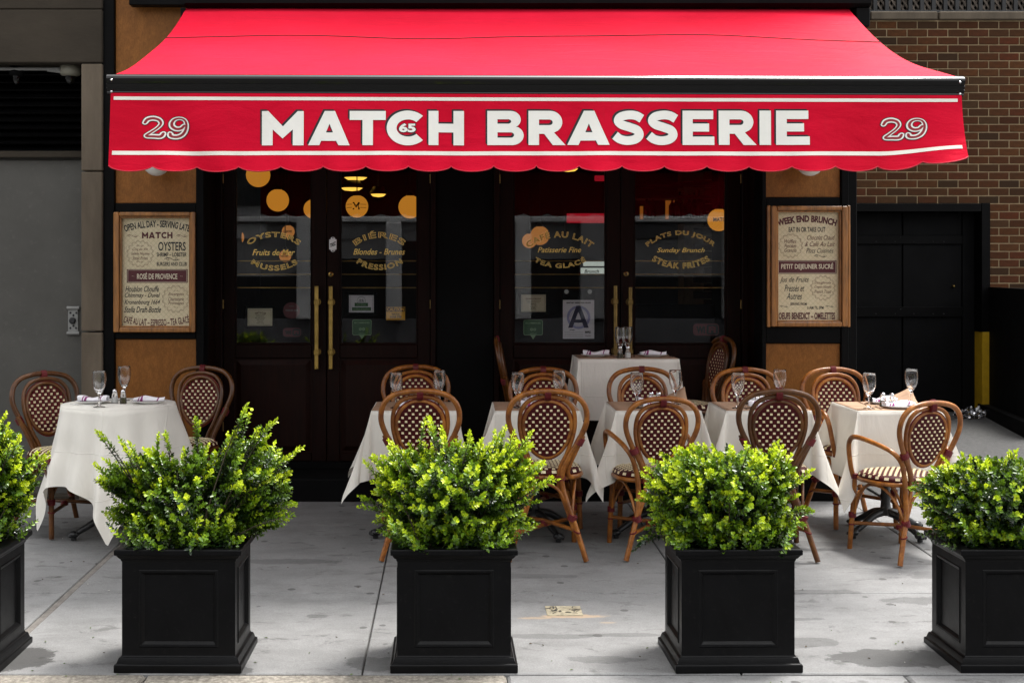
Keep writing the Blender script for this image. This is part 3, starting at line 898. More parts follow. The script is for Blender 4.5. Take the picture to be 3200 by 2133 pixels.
for i, d in enumerate(DB):
    mb = MB(); h = R.uniform(.20, .30); r = R.uniform(.028, .04); c = (dX(d, Y), Y + .02, dZ(505, Y) + .0)
    mb.lathe([(r * .9, 0), (r, .01), (r, h * .6), (r * .35, h * .76), (r * .33, h), (1e-6, h)], 12, c)
    tag(mb.build('bottle', M['bottle']), 'dark bottle on the amber lit back bar shelf, ' + ORD[sorted(DB).index(d)] + ' from the left', 'bottle', 'bottles on the back bar')
Y = 12.0
sg = thing('red_banner', 'red banner panels with an added glow deep inside the third door pane', 'sign', (dX(1345, Y), Y, dZ(530, Y)))
pbox('glowing_banner', M['red_glow'], sg, dX(1302, Y), dX(1388, Y), Y, Y + .02, dZ(512, Y), dZ(490, Y)); pbox('glowing_banner', M['red_glow'], sg, dX(1366, Y), dX(1390, Y), Y, Y + .02, dZ(416, Y), dZ(403, Y))  # plain red banners, their brightness put in as emission
pbox('banner_frame', M['room_wall'], sg, dX(1298, Y), dX(1300, Y), Y, Y + .05, dZ(530, Y), dZ(480, Y))
Y = 13.5
wd = thing('rear_window', 'small pale lit rear window lettered Brunch behind the third pane', 'window', (dX(1365, Y), Y, dZ(610, Y)))
pbox('pane', M['pale_glow'], wd, dX(1340, Y), dX(1388, Y), Y, Y + .02, dZ(611, Y), dZ(598, Y)); pbox('pane', M['pale_glow'], wd, dX(1334, Y), dX(1392, Y), Y, Y + .02, dZ(629, Y), dZ(615, Y))
mb = MB(); lay(mb, 'Brunch', dX(1342, Y), dX(1376, Y), dZ(627, Y), dZ(619, Y), Y - .003, shear=.3, bold=.02); mb.build('lettering', M['ink'], wd)
pbox('frame', M['room_wall'], wd, dX(1330, Y), dX(1396, Y), Y + .021, Y + .06, dZ(633, Y), dZ(594, Y))

# =================================================================== AWNING
AX0, AX1 = -1.712, 2.549
AYF, AYR = 6.42, 8.26
aw = thing('awning', 'long red canvas awning lettered in white over the brasserie front', 'awning', (.42, YF - .12, 3.30))
def tilt(x): return -.0028 * (x - .42)
def cover(u, v):                                            # v: 0 at the wall, 1 at the front bar
    x = AX0 + (AX1 - AX0) * u
    x += .004 * (1 - 2 * u) * abs(2 * u - 1) ** 5 * sin(pi * v)
    y = AYR + (AYF + .03 - AYR) * v
    z = 3.302 + (2.583 - 3.302) * v
    e = abs(2 * u - 1)
    sag = (.055 + .024 * e ** 6) * sin(pi * v ** .92)
    z -= sag
    z += .006 * sin(9 * u + 5 * v) * v * (1 - v) * 4 + .004 * sin(23 * u - 9 * v) * (1 - v) * v * 4
    z += .018 * noise.noise((u * 3.1, v * 2.2, .3)) * v * (1 - v) * 4
    return (x, y, z + tilt(x))
mb = MB(); mb.grid(cover, 160, 30)
canvas = mb.build('canvas_cover', M['awning'], aw)
mb = MB()
pts = []
for i in range(161):
    p = Vector(cover(i / 160, .345 + .018 * sin(pi * i / 160) ** .4)); p.z += .003; pts.append(p)
mb.tube(pts, .0028, 5); mb.build('seam', mat('dark_red_thread', (.10, .004, .010), .7), aw)
# front profile
FB = AYF
prof = [(FB + .075, 2.496), (FB + .075, 2.578), (FB + .060, 2.588), (FB + .030, 2.589), (FB + .014, 2.584), (FB + .004, 2.575), (FB, 2.564), (FB + .004, 2.552), (FB + .011, 2.540), (FB + .008, 2.537), (FB + .014, 2.520), (FB + .011, 2.517), (FB + .018, 2.500), (FB + .016, 2.496), (FB + .022, 2.489), (FB + .05, 2.488)]
mb = MB(); mb.extrude_x(prof, AX0 - .018, AX1 + .012)
for k in range(len(mb.v)): mb.v[k] = (mb.v[k][0], mb.v[k][1], mb.v[k][2] + tilt(mb.v[k][0]))
mb.build('front_bar', M['black_gloss'], aw)
for sx, x in ((-1, AX0 - .018), (1, AX1 + .012)):
    mb = MB(); mb.extrude_x([(y, z + tilt(x)) for y, z in prof], x, x + sx * .006); mb.build('end_cap', M['black_gloss'], aw)
    for y, z in ((FB + .004, 2.556), (FB + .006, 2.498), (FB + .06, 2.588)):
        mb = MB(); mb.lathe([(.006, 0), (.005, .004), (1e-6, .005)], 10, (x + sx * -.02, y - .002, z + tilt(x)), axis=(0, -1, .3)); mb.build('screw', M['chrome'], aw)
# cassette at the wall
mb = MB(); mb.extrude_x([(YF - .122, 3.30), (YF - .122, 3.42), (YF - .30, 3.44), (YF - .34, 3.40), (YF - .34, 3.31), (YF - .30, 3.29)], PX(580, 8.2), PX(2702, 8.3)); mb.build('cassette', M['black'], aw)
for a, b in ((575, 590), (2660, 2702)): pbox('cassette_bracket', M['black'], aw, PX(a, 8.3), PX(b, 8.3), YF - .31, YF - .123, 3.17, 3.288)
for x in (-.95, 1.80):                                      # folding arms under the canvas
    s = 1 if x < 0 else -1
    mb = MB(); mb.tube([(x, YF - .16, 3.20), (x + s * .75, 7.45, 2.86)], .022, 8); mb.build('arm', M['black'], aw)
    mb = MB(); mb.tube([(x + s * .75, 7.45, 2.86), (x + s * .1, FB + .08, 2.54)], .019, 8); mb.build('arm', M['black'], aw)
# hanging valance
NS, VH = 20, .395
def sc_bottom(x):
    u = (x - AX0) / (AX1 - AX0)
    t = (u * NS) % 1.0
    return VH - .030 + .030 * sqrt(max(0, sin(pi * t))) - .012 * u
def lift(x):
    u = (x - AX0) / (AX1 - AX0)
    k = max(0, (u - .90) / .10); k = k * k * (3 - 2 * k)
    l = max(0, (.06 - u) / .06)
    return k, l
def val(x, d, off=0.0):
    k, l = lift(x)
    q = d / VH
    y = FB + .012 + .010 * sin(5.2 * x + .6) * q + .006 * sin(11.7 * x + 2.1 * q) * q + .004 * sin(23 * x) * q * q
    y -= .018 * q * q
    t = ((x - AX0) / (AX1 - AX0) * NS) % 1.0
    y -= .016 * max(0, q - .72) / .28 * sin(pi * t)
    y += .034 * q * math.exp(-((x + 1.50 - .25 * q) / .10) ** 2)
    y += .014 * q * math.exp(-((x - 2.28 - .12 * q) / .12) ** 2)
    y -= .07 * k * q * q
    z = 2.492 + tilt(x) - d + .050 * k * q ** 1.5
    return (x + .012 * k * q - .006 * l * q, y - off, z)
def vfn(u, v):
    x = AX0 - .004 + (AX1 - AX0 + .008) * u
    return val(x, v * sc_bottom(min(max(x, AX0 + 1e-4), AX1 - 1e-4)))
mb = MB(); mb.grid(vfn, 480, 22); mb.build('valance', M['awning'], aw)
mb = MB()
pts = [Vector(vfn(i / 480, 1.0)) for i in range(481)]
mb.tube(pts, .0032, 5); mb.build('piping', mat('red_piping', (.55, .012, .035), .6), aw)
mb = MB()
for d0, d1 in ((.018, .035), (.292, .312)):
    def sf(u, v, d0=d0, d1=d1):
        x = AX0 + .012 + (AX1 - AX0 - .03) * u
        return val(x, d0 + (d1 - d0) * v - .008 * (u if d0 > .1 else 0), .0016)
    mb.grid(sf, 300, 1)
mb.build('cream_stripe', M['stripe'], aw)

# block capitals of the valance, drawn as outlines in pixels of a 110 px capital height
def arc(cx, cy, rx, ry, a0, a1, n=14): return [(cx + rx * cos(radians(a0 + (a1 - a0) * i / n)), cy + ry * sin(radians(a0 + (a1 - a0) * i / n))) for i in range(n + 1)]
def ribbon(path, w, n=10):
    P = [(p.x, p.y) for p in spline([(a, b, 0) for a, b in path], n)]
    L, Rr = [], []
    for i, p in enumerate(P):
        a, b = P[max(i - 1, 0)], P[min(i + 1, len(P) - 1)]
        dx, dy = b[0] - a[0], b[1] - a[1]; q = sqrt(dx * dx + dy * dy)
        L.append((p[0] - dy / q * w / 2, p[1] + dx / q * w / 2)); Rr.append((p[0] + dy / q * w / 2, p[1] - dx / q * w / 2))
    return L + Rr[::-1]
GL = {
 'M': (131, [[(0, 0), (0, 110), (20, 110), (66, 61), (112, 110), (131, 110), (131, 0), (97, 0), (97, 51), (65, 22), (34, 51), (34, 0)]]),
 'A': (130, [[(0, 0), (52, 110), (84, 110), (130, 0), (95, 0), (88, 14), (41, 14), (35, 0)], [(56, 41), (78, 41), (67, 69)]]),
 'T': (113, [[(40, 0), (40, 81), (0, 81), (0, 110), (113, 110), (113, 81), (73, 81), (73, 0)]]),
 'C': (114, [arc(66, 55, 66, 56, 44, 316, 40) + arc(67, 55, 36, 27.5, 316, 44, 30)]),
 'H': (111, [[(0, 0), (0, 110), (31, 110), (31, 69), (78, 69), (78, 110), (111, 110), (111, 0), (78, 0), (78, 41), (31, 41), (31, 0)]]),
 'B': (113, [[(0, 0), (0, 110), (70, 110)] + arc(72, 82, 33, 28, 88, -50, 12) + [(90, 59)] + arc(78, 31, 36, 31, 60, -88, 14) + [(74, 0)], [(32, 69), (32, 83), (64, 83)] + arc(66, 76, 9, 7, 80, -80, 6) + [(64, 69)], [(32, 24), (32, 41), (72, 41)] + arc(74, 32.5, 10, 8.5, 80, -80, 6) + [(72, 24)]]),
 'R': (116, [[(0, 0), (0, 110), (68, 110)] + arc(68, 74, 38, 36, 88, -48, 14) + [(80, 40), (116, 0), (76, 0), (49, 36), (33, 36), (33, 0)], [(33, 64), (33, 82), (64, 82)] + arc(66, 73, 10, 9, 80, -80, 6) + [(64, 64)]]),
 'S': (100, [ribbon([(91, 84), (73, 94), (50, 96), (27, 90), (19, 77), (29, 65), (52, 57), (76, 47), (82, 31), (70, 18), (46, 13.5), (24, 18), (8, 30)], 28)]),
 'E': (99, [[(0, 0), (0, 110), (96, 110), (96, 83), (32, 83), (32, 69), (83, 69), (83, 43), (32, 43), (32, 27), (99, 27), (99, 0)]]),
 'I': (38, [[(1, 0), (1, 110), (37, 110), (37, 0)]]),
}
def glyph_mesh(ch):
    bm = bmesh.new()
    es = []
    for loop in GL[ch][1]:
        vs = []
        for a, b in loop:
            if vs and (vs[-1].co - Vector((a, b, 0))).length < .3: continue
            vs.append(bm.verts.new((a, b, 0)))
        for i in range(len(vs)): es.append(bm.edges.new((vs[i], vs[(i + 1) % len(vs)])))
    bmesh.ops.triangle_fill(bm, use_beauty=True, use_dissolve=False, edges=es)
    for ax, stp, top in ((0, 16, 140), (1, 22, 112)):
        q = stp
        while q < top:
            no = (1, 0, 0) if ax == 0 else (0, 1, 0); co = (q, 0, 0) if ax == 0 else (0, q, 0)
            bmesh.ops.bisect_plane(bm, geom=bm.verts[:] + bm.edges[:] + bm.faces[:], plane_co=co, plane_no=no)
            q += stp
    bm.verts.index_update()
    v = [(p.co.x, p.co.y) for p in bm.verts]; f = [tuple(p.index for p in fc.verts) for fc in bm.faces]
    bm.free()
    return v, f
SCL = 6.40 / F
def xv(px): return PX(px, 6.41)
spans = [('M', 816.6, 948), ('A', 962, 1092), ('T', 1092, 1205), ('C', 1208, 1322), ('H', 1339, 1450), ('B', 1523, 1636), ('R', 1652, 1768), ('A', 1773, 1905), ('S', 1914, 2016), ('S', 2021, 2123), ('E', 2135, 2234), ('R', 2248, 2367), ('I', 2375, 2413), ('E', 2428, 2532)]
D0, D1 = .086, .258
M['letter_shade'] = mat('black_lettering_paint', (.010, .009, .014), .6)
for ch, a, b in spans:
    v, f = glyph_mesh(ch)
    w = GL[ch][0]
    dz0 = -.0065 * ((a - 1400) / 1100)
    white, shade = MB(), MB()
    for mbx, ox, od, off in ((shade, -.0085, -.0085, .0022), (shade, -.0055, -.0055, .0024), (shade, -.0028, -.0028, .0026), (white, 0, 0, .0042)):
        mbx.add([val(xv(a + (b - a) * px / w) + ox, D1 - (D1 - D0) * py / 110 + od + dz0, off) for px, py in v], f)
    lt = white.build('block_letter', M['white_paint'], aw)
    shade.build('letter_shading', M['letter_shade'], lt)
white, shade = MB(), MB()
def on_val(mbx, s, x0, x1, d0, d1, off, bold, m=0, ref=None):
    v, f = text_geo(s, bold)
    rv = v if ref is None else text_geo(s, ref)[0]
    ax, bx = min(p[0] for p in rv), max(p[0] for p in rv); ay, by = min(p[1] for p in rv), max(p[1] for p in rv)
    mbx.add([val(x0 + (p[0] - ax) / (bx - ax) * (x1 - x0), d1 - (p[1] - ay) / (by - ay) * (d1 - d0), off) for p in v], f, m)
on_val(shade, '65', xv(1243), xv(1302), .146, .198, .0030, .075)
on_val(white, '65', xv(1246.6), xv(1299), .150, .195, .0050, .045)
lt = white.build('small_numerals', M['white_paint'], aw, kind='stuff')
shade.build('numeral_shading', M['letter_shade'], lt, kind='stuff')
M['deep_red'] = mat('deep_red_paint', (.28, .006, .016), .6)
# inline numerals 29 : outline black, white, red core
def num2():
    return ribbon([(7, 78), (16, 97), (37, 103), (58, 95), (64, 76), (52, 55), (28, 30), (12, 11)], 17) , [(2, 0), (2, 20), (66, 20), (74, 34), (80, 34), (72, 0)]
def stroke29():
    two = [(8, 80), (18, 97), (38, 103), (59, 95), (66, 76), (54, 54), (32, 32), (14, 12), (40, 10), (66, 10), (76, 26)]
    nine = [(152, 66), (140, 52), (122, 50), (108, 62), (106, 80), (116, 97), (134, 103), (152, 96), (160, 76), (158, 48), (146, 22), (126, 9), (104, 12), (100, 26)]
    return two, nine
for a, b, path in [(a_, b_, s_) for a_, b_ in ((444, 586), (2757, 2897)) for s_ in stroke29()]:
    n_mb = MB()
    if True:
        for wd, off, mi in ((27, .0022, 1), (21, .0034, 0), (9.5, .0046, 2)):
            pl = spline([(p, q, 0) for p, q in path], 8)
            L = []
            for i, p in enumerate(pl):
                t = (pl[min(i + 1, len(pl) - 1)] - pl[max(i - 1, 0)]).normalized()
                fat = wd * (1.0 + .22 * sin(i / len(pl) * 9))
                L.append(((p.x - t.y * fat / 2, p.y + t.x * fat / 2), (p.x + t.y * fat / 2, p.y - t.x * fat / 2)))
            def mp(q, a=a, b=b, off=off): return val(xv(a + (b - a) * q[0] / 168), .228 - .108 * q[1] / 110, off)
            n_mb.add([mp(q) for pr in L for q in pr], [(2 * i, 2 * i + 1, 2 * i + 3, 2 * i + 2) for i in range(len(L) - 1)], mi)
            for e in (0, -1):
                c = pl[e]; r = wd / 2 * 1.0
                n_mb.add([mp((c.x + r * cos(2 * pi * i / 10), c.y + r * sin(2 * pi * i / 10))) if True else None for i in range(10)], [tuple(range(10))], mi)
    n_mb.build('numeral', [M['white_paint'], M['ink'], M['deep_red']], aw)

# globe wall lamps just under the valance
for px, lab in ((489, 'white globe wall lamp peeping below the awning on the left wooden panel'), (2532, 'white globe wall lamp peeping below the awning on the right wooden panel')):
    Y = YF - .14; z = PZ(508, Y); x = PX(px, Y)
    t = thing('wall_lamp', lab, 'wall lamp', (x, YF, z))
    mb = MB(); mb.sphere((x, Y, z), .088, 0, 24); mb.build('globe', M['globe'], t)
    mb = MB(); mb.lathe([(.05, 0), (.05, .015), (.02, .02)], 16, (x, YF - .001, z + .10), axis=(0, -1, 0)); mb.tube(spline([(x, YF - .01, z + .10), (x, YF - .10, z + .15), (x, Y, z + .11)], 6), .010, 8); mb.lathe([(.035, 0), (.035, .03)], 14, (x, Y, z + .078)); mb.build('bracket', M['black'], t)

# =================================================================== STONE BUILDING ON THE LEFT
sb = thing('stone_building', 'brown stone building front with a grey metal door on the far left', 'building', (-3.6, YF, GF))
YS = YF - .06
xe = PX(319, YS)
def block(name, m, x0, x1, y0, y1, z0, z1): return pbox(name, m, sb, x0, x1, y0, y1, z0, z1, ch=.006)
zl = PZ(196, YS)
for a, b in ((-7.5, -4.9), (-4.895, xe)):
    block('stone_block', M['stone_lintel'], a, b, YS, YS + .6, zl, PZ(28, YS) - .004)
    block('stone_block', M['stone_lintel'], a, b, YS, YS + .6, PZ(28, YS), PZ(28, YS) + .55)
    block('stone_block', M['stone_lintel'], a, b, YS, YS + .6, PZ(28, YS) + .555, TOP)
xp = PX(253, YS)
for t_, b_ in ((199, 533), (537, 1034), (1039, 1500)):
    block('stone_block', M['cast_stone'], xp, xe, YS + .004, YS + .5, PZ(b_, YS), PZ(t_, YS))
block('stone_block', M['cast_stone'], xp - .01, xe + .0, YS - .012, YS + .5, GF - .03, PZ(1504, YS))
YG = YF + .16
pbox('door_head', M['stone_lintel'], sb, -7.5, xp - .002, YG - .05, YG + .2, PZ(494, YG), PZ(474, YG))
gd = pbox('metal_door', M['grey_door'], sb, -4.75, xp - .012, YG, YG + .06, GF + .0, PZ(497, YG) - .008, ch=.003)
mb = MB(); x = PX(231, YG); zc = PZ(1001, YG)
mb.box(x - .036, x + .032, YG - .014, YG, zc - .075, zc + .075, 0, .003)
for zz in (-.085, .085): mb.tube([(x - .042, YG - .016, zc + zz), (x + .042, YG - .016, zc + zz)], .012, 10)
mb.build('latch_plate', M['conduit'], gd)
mb = MB()
mb.lathe([(.022, 0), (.022, .012), (.014, .014), (1e-6, .012)], 18, (x - .004, YG - .014, zc), 0, axis=(0, -1, 0))
for a, b in ((-.02, .052), (.02, .052), (-.02, -.05), (.018, -.05), (0, .036), (0, -.036)): mb.lathe([(.0075, 0), (.006, .004), (1e-6, .004)], 10, (x + a, YG - .014, zc + b), 0, axis=(0, -1, 0))
mb.build('lock_cylinder', M['iron'], gd)
pbox('door_sill', M['stone_lintel'], sb, -7.5, xp - .011, YG - .10, YG + .2, GF - .03, GF + .025)
pbox('louvre_back', M['black_matte'], sb, -7.5, xp - .001, YG + .22, YG + .26, PZ(474, YG), zl + .3)
k = 0
z = PZ(470, YG)
while z < zl - .01:
    mb = MB(); mb.add([(-5.2, YG + .05, z), (xp - .003, YG + .05, z), (xp - .003, YG + .14, z + .05), (-5.2, YG + .14, z + .05), (-5.2, YG + .055, z - .006), (xp - .003, YG + .055, z - .006), (xp - .003, YG + .145, z + .044), (-5.2, YG + .145, z + .044)], [(0, 1, 2, 3), (7, 6, 5, 4), (0, 4, 5, 1), (2, 6, 7, 3), (1, 5, 6, 2), (3, 7, 4, 0)])
    mb.build('slat', M['black'], sb); z += .052
def dome_camera(px, py, r, body, lab):
    Y = YS + .16; x, z = PX(px, Y), zl
    t = thing('security_camera', lab, 'camera', (x, Y, z))
    mb = MB(); mb.lathe([(r, 0), (r * 1.08, -.01), (r * 1.08, -.045), (r * .9, -.06), (r * .62, -.066)], 24, (x, Y, z)); mb.build('housing', body, t)
    mb = MB(); mb.lathe([(r * .60, -.064), (r * .58, -.085), (r * .42, -.112), (1e-6, -.125)], 20, (x, Y, z)); mb.build('dome', M['black_gloss'], t)
dome_camera(220, 225, .066, M['cam_white'], 'off white dome security camera under the stone lintel beside the pilaster')
dome_camera(52, 230, .046, M['black_matte'], 'small black dome camera under the stone lintel at the far left')
mb = MB(); mb.tube(spline([(-5.5, YS + .12, zl - .025), (PX(60, YS), YS + .12, zl - .022), (PX(130, YS), YS + .12, zl - .030), (PX(190, YS), YS + .13, zl - .045)], 8), .012, 8)
tag(mb.build('conduit', M['conduit']), 'grey cable conduit running under the stone lintel to the white camera', 'conduit')

# =================================================================== BRICK BUILDING ON THE RIGHT
YB = 12.75
bb = thing('brick_building', 'brown brick wall with pale mortar set back on the right', 'building', (6.5, YB, gz(YB)))
CH, BL = 24.8 * YB / F, 63.8 * YB / F
ZT = PZ(63, YB)
gx0, gx1, gzt = PX(2660, YB), PX(3090, YB), PZ(638, YB)
XE = 11.5
pbox('mortar_wall', M['mortar'], bb, 2.3, gx0 - .001, YB + .006, YB + .35, gz(YB) - .05, gzt - .001, ch=0)
pbox('mortar_wall', M['mortar'], bb, 2.3, gx1 - .02, YB + .006, YB + .35, gzt, ZT, ch=0)
pbox('mortar_wall', M['mortar'], bb, gx1 - .019, XE, YB + .006, YB + .35, gz(YB) - .05, ZT, ch=0)
def brick_mesh(w):
    mb = MB(); mb.box(-w / 2, w / 2, 0, .06, -(CH - .011) / 2, (CH - .011) / 2, 0, .003)
    return mb.mesh('brick', M['brick'])
full = brick_mesh(BL - .011)
rest = MB()
nbrick = 0
cand = []
zref = PZ(636.6, YB); xref = PX(2707.6, YB)
nrow_up = int((ZT - zref) / CH) + 1
row_lo = -int((zref - gz(YB)) / CH) - 1
for r_ in range(row_lo, nrow_up):
    z0 = zref + r_ * CH
    if z0 + CH > ZT + .001: continue
    shift = 0 if r_ % 2 == 1 else BL / 2
    x = xref + shift - 14 * BL
    while x < XE:
        a, b = x, x + BL
        x += BL
        if z0 < gzt - .01:
            if a < gx0 - .02: b = min(b, gx0)
            elif b < gx1 + .03: continue
            else: a = max(a, gx1)
        if b > XE or a < 2.35: continue
        px0, px1 = a * F / YB + 1415, b * F / YB + 1415
        vis = px1 > 2676 and px0 < 3215
        cand.append((not vis, a, b, z0))
cand.sort()
for hid, a, b, z0 in cand:
    w = b - a - .011
    if w < .03: continue
    jit = R.uniform(-.002, .002)
    if not hid and nbrick < 300:
        me = full if abs(b - a - BL) < .003 else brick_mesh(w)
        o = bpy.data.objects.new('brick', me); C.objects.link(o); o.parent = bb
        o.location = Vector(((a + b) / 2, YB + jit, z0 + CH / 2)) - bb.location
        nbrick += 1
    else:
        c = (a + b) / 2
        rest.box(c - w / 2, c + w / 2, YB + jit, YB + .06, z0 + .0055, z0 + CH - .0055, 0, .003)
rest.build('brick', M['brick'], bb, kind='stuff')
xq = PX(2708, YB)
for i, (a, b) in enumerate(((2.3, 4.14), (4.15, PX(2927, YB)), (PX(2933, YB), 7.4), (7.41, XE))):
    pbox('coping_stone', M['cast_stone'], bb, a, b, YB - .03, YB + .4, ZT, PZ(38, YB), ch=.008)
# railing with lattice on top of the wall
ZC = PZ(38, YB)
ra = thing('railing', 'black metal railing with weathered lattice on top of the brick wall', 'railing', (6.0, YB + .2, ZC))
pbox('rail', M['rail_metal'], ra, 2.6, XE, YB + .16, YB + .20, PZ(31, YB), PZ(22, YB))
pbox('rail', M['rail_metal'], ra, 2.6, XE, YB + .16, YB + .20, ZC + .9, ZC + .95)
x = 4.02
while x < 8.6:
    pbox('baluster', M['rail_metal'], ra, x - .022, x + .022, YB + .165, YB + .195, ZC, ZC + .9); x += .118
lm = MB()
for k in range(-14, 84):
    xa = 3.9 + k * .055
    for s in (-1, 1):
        v0 = Vector((xa, YB + .26 + .008 * s, ZC)); v1 = Vector((xa + s * .55, YB + .26 + .008 * s, ZC + .9))
        lm.add([v0 + Vector((-.012, 0, 0)), v0 + Vector((.012, 0, 0)), v1 + Vector((.012, 0, 0)), v1 + Vector((-.012, 0, 0)), v0 + Vector((-.012, .006, 0)), v0 + Vector((.012, .006, 0)), v1 + Vector((.012, .006, 0)), v1 + Vector((-.012, .006, 0))], [(0, 1, 2, 3), (7, 6, 5, 4), (0, 3, 7, 4), (1, 5, 6, 2)])
lm.build('lattice', M['lattice'], ra, kind='stuff')
pbox('lattice_backing', M['black_matte'], ra, 2.6, XE, YB + .30, YB + .34, ZC, ZC + 1.0)

# service gate in the brick wall
sgt = thing('service_gate', 'black metal service gate with bolted cross bands in the brick wall', 'gate', (5.0, YB, gz(YB)))
G0 = gz(YB) - .02
pbox('gate_post', M['black'], sgt, PX(3062, YB), gx1 - .003, YB - .045, YB + .25, PZ(1036, YB), gzt + .008)
pbox('yellow_post_foot', M['yellow_paint'], sgt, PX(3064, YB), gx1 - .004, YB - .046, YB + .24, PZ(1279, YB), PZ(1036, YB) - .001)
pbox('post_base', M['black_matte'], sgt, PX(3064, YB), gx1 - .004, YB - .046, YB + .24, G0, PZ(1279, YB) - .001)
pbox('gate_lintel', M['black'], sgt, gx0, PX(3062, YB) - .002, YB - .045, YB + .25, PZ(662, YB), gzt + .006)
YGt = YB + .14
for a, b in ((2660, 2818), (2822, 3005), (3008, 3060)):
    pbox('gate_board', M['black_matte'], sgt, PX(a, YGt), PX(b, YGt), YGt, YGt + .04, G0, PZ(662, YB) - .001)
pbox('gate_backing', M['black_matte'], sgt, PX(2655, YGt), PX(3060, YGt), YGt + .05, YGt + .08, G0, PZ(662, YB))
for t_, b_ in ((735, 763), (958, 990)):
    bd = pbox('cross_band', M['black'], sgt, PX(2660, YGt), PX(3006, YGt), YGt - .022, YGt - .001, PZ(b_, YGt), PZ(t_, YGt))
    mb = MB()
    for px in (2735, 2795, 2853, 2913, 2947, 2812):
        mb.lathe([(.006, 0), (.005, .004), (1e-6, .005)], 8, (PX(px, YGt), YGt - .022, PZ((t_ + b_) / 2 + (6 if px % 2 else -8), YGt)), axis=(0, -1, 0))
    mb.build('bolt', M['iron'], bd)
mb = MB(); mb.lathe([(.012, 0), (.012, .03), (1e-6, .034)], 12, (PX(2978, YGt), YGt, PZ(894, YGt)), axis=(0, -1, 0)); mb.build('lock', M['brass'], sgt)
# open leaf standing out from the wall on the right, and its low kerb
ol = thing('yard_door', 'black metal yard door standing open at the right edge on a low black kerb', 'door', (PX(3115, 12.7), 12.7, gz(12.7)))
p0 = Vector((PX(3098, 12.72), 12.72, 0)); p1 = Vector((PX(3240, 11.2), 11.2, 0))
dv = (p1 - p0).normalized(); nv = Vector((-dv.y, dv.x, 0))
def slab_along(mb, a, b, th, z0, z1, z0b=None):
    A, B = a + nv * th / 2, a - nv * th / 2; A2, B2 = b + nv * th / 2, b - nv * th / 2
    zb = z0 if z0b is None else z0b
    v = [A + Vector((0, 0, z0)), B + Vector((0, 0, z0)), B2 + Vector((0, 0, zb)), A2 + Vector((0, 0, zb)), A + Vector((0, 0, z1)), B + Vector((0, 0, z1)), B2 + Vector((0, 0, z1)), A2 + Vector((0, 0, z1))]
    mb.add(v, [(0, 3, 2, 1), (4, 5, 6, 7), (0, 1, 5, 4), (1, 2, 6, 5), (2, 3, 7, 6), (3, 0, 4, 7)])
zt = PZ(897, 12.7)
mb = MB(); slab_along(mb, p0, p1, .05, PZ(1262, 12.7), zt); mb.build('leaf', M['black_matte'], ol)
mb = MB(); slab_along(mb, p0 - dv * .14, p1 + dv * .1, .22, gz(12.9) - .05, PZ(1263, 12.7), gz(11.2) - .06); mb.build('kerb', M['black_matte'], ol)
q = p0 + dv * .34 + Vector((0, 0, PZ(1078, 12.3))); side = -nv if (-nv).y < 0 else nv
mb = MB(); mb.tube([q + side * .03, q + side * .07, q + side * .07 + dv * .14], .012, 8); mb.build('lever_handle', M['steel'], ol)

# crumpled clear bag by the gate
c = Vector((PX(3035, 12.45), 12.45, gz(12.45) + .004))
bm = bmesh.new(); bmesh.ops.create_icosphere(bm, subdivisions=4, radius=1)
for v in bm.verts:
    p = v.co.copy(); k = 1 + .55 * noise.noise(p * 2.1) + .35 * noise.noise(p * 5.3 + Vector((3, 1, 2)))
    v.co = Vector((p.x * .13 * k, p.y * .10 * k, max(0, (p.z + .55) * .055 * k)))
me = bpy.data.meshes.new('plastic_bag'); bm.to_mesh(me); bm.free(); me.materials.append(M['plastic_bag'])
o = bpy.data.objects.new('plastic_bag', me); o.location = c; C.objects.link(o)
tag(o, 'crumpled clear plastic bag lying on the asphalt by the black gate', 'plastic bag')

# =================================================================== ACROSS THE STREET (seen in the door glass)
ob = thing('office_building', 'pale concrete office building across the street mirrored in the door glass', 'building', (0, -11, -.15))
OW = [mat('office_wall_pale', (.60, .60, .61), .85, var=.2, scale=.6), mat('office_wall_grey', (.27, .27, .28), .85, var=.25, scale=.6), mat('office_wall_dark', (.10, .10, .11), .8, var=.3, scale=.6)]
pbox('wall', OW[1], ob, -26, 26, -14, -11, -.2, 5.6, ch=0)
pbox('plinth', OW[2], ob, -26, 26, -10.999, -10.92, -.2, .55, ch=.01)
for z in (2.72, 4.4, 5.45): pbox('ledge', OW[0], ob, -26, 26, -10.999, -10.8, z, z + .12, ch=.02)
rw = random.Random(5)
x = -14.0
while x < 14:
    w = rw.choice((.35, .5, .9)); g = rw.choice((1.1, 1.7, 2.3))
    pbox('pier', OW[rw.choice((0, 0, 1))], ob, x, x + w, -10.999, -10.75, .551, 2.719, ch=.02)
    pbox('shopfront', M['office_dark'], ob, x + w + .02, x + w + g - .02, -10.999, -10.95, .551, rw.choice((1.5, 1.9, 2.3)), ch=.01)
    if rw.random() < .6: pbox('panel', OW[rw.choice((0, 1, 2))], ob, x + w + .05, x + w + g * .6, -10.999, -10.94, 2.35, 2.7, ch=.01)
    pbox('window', M['office_dark'], ob, x + w, x + w + g * .7, -10.999, -10.95, 3.1, 4.1, ch=.01)
    x += w + g
def lay_word(mb, word, x0, x1, z0, z1, y, m=0):
    tot = sum(GL[c][0] for c in word) + 12 * (len(word) - 1); s = (x1 - x0) / tot; x = x0
    for c in word:
        v, f = glyph_mesh(c)
        mb.add([(x + a * s, y, z0 + b / 110 * (z1 - z0)) for a, b in v], f, m); x += (GL[c][0] + 12) * s
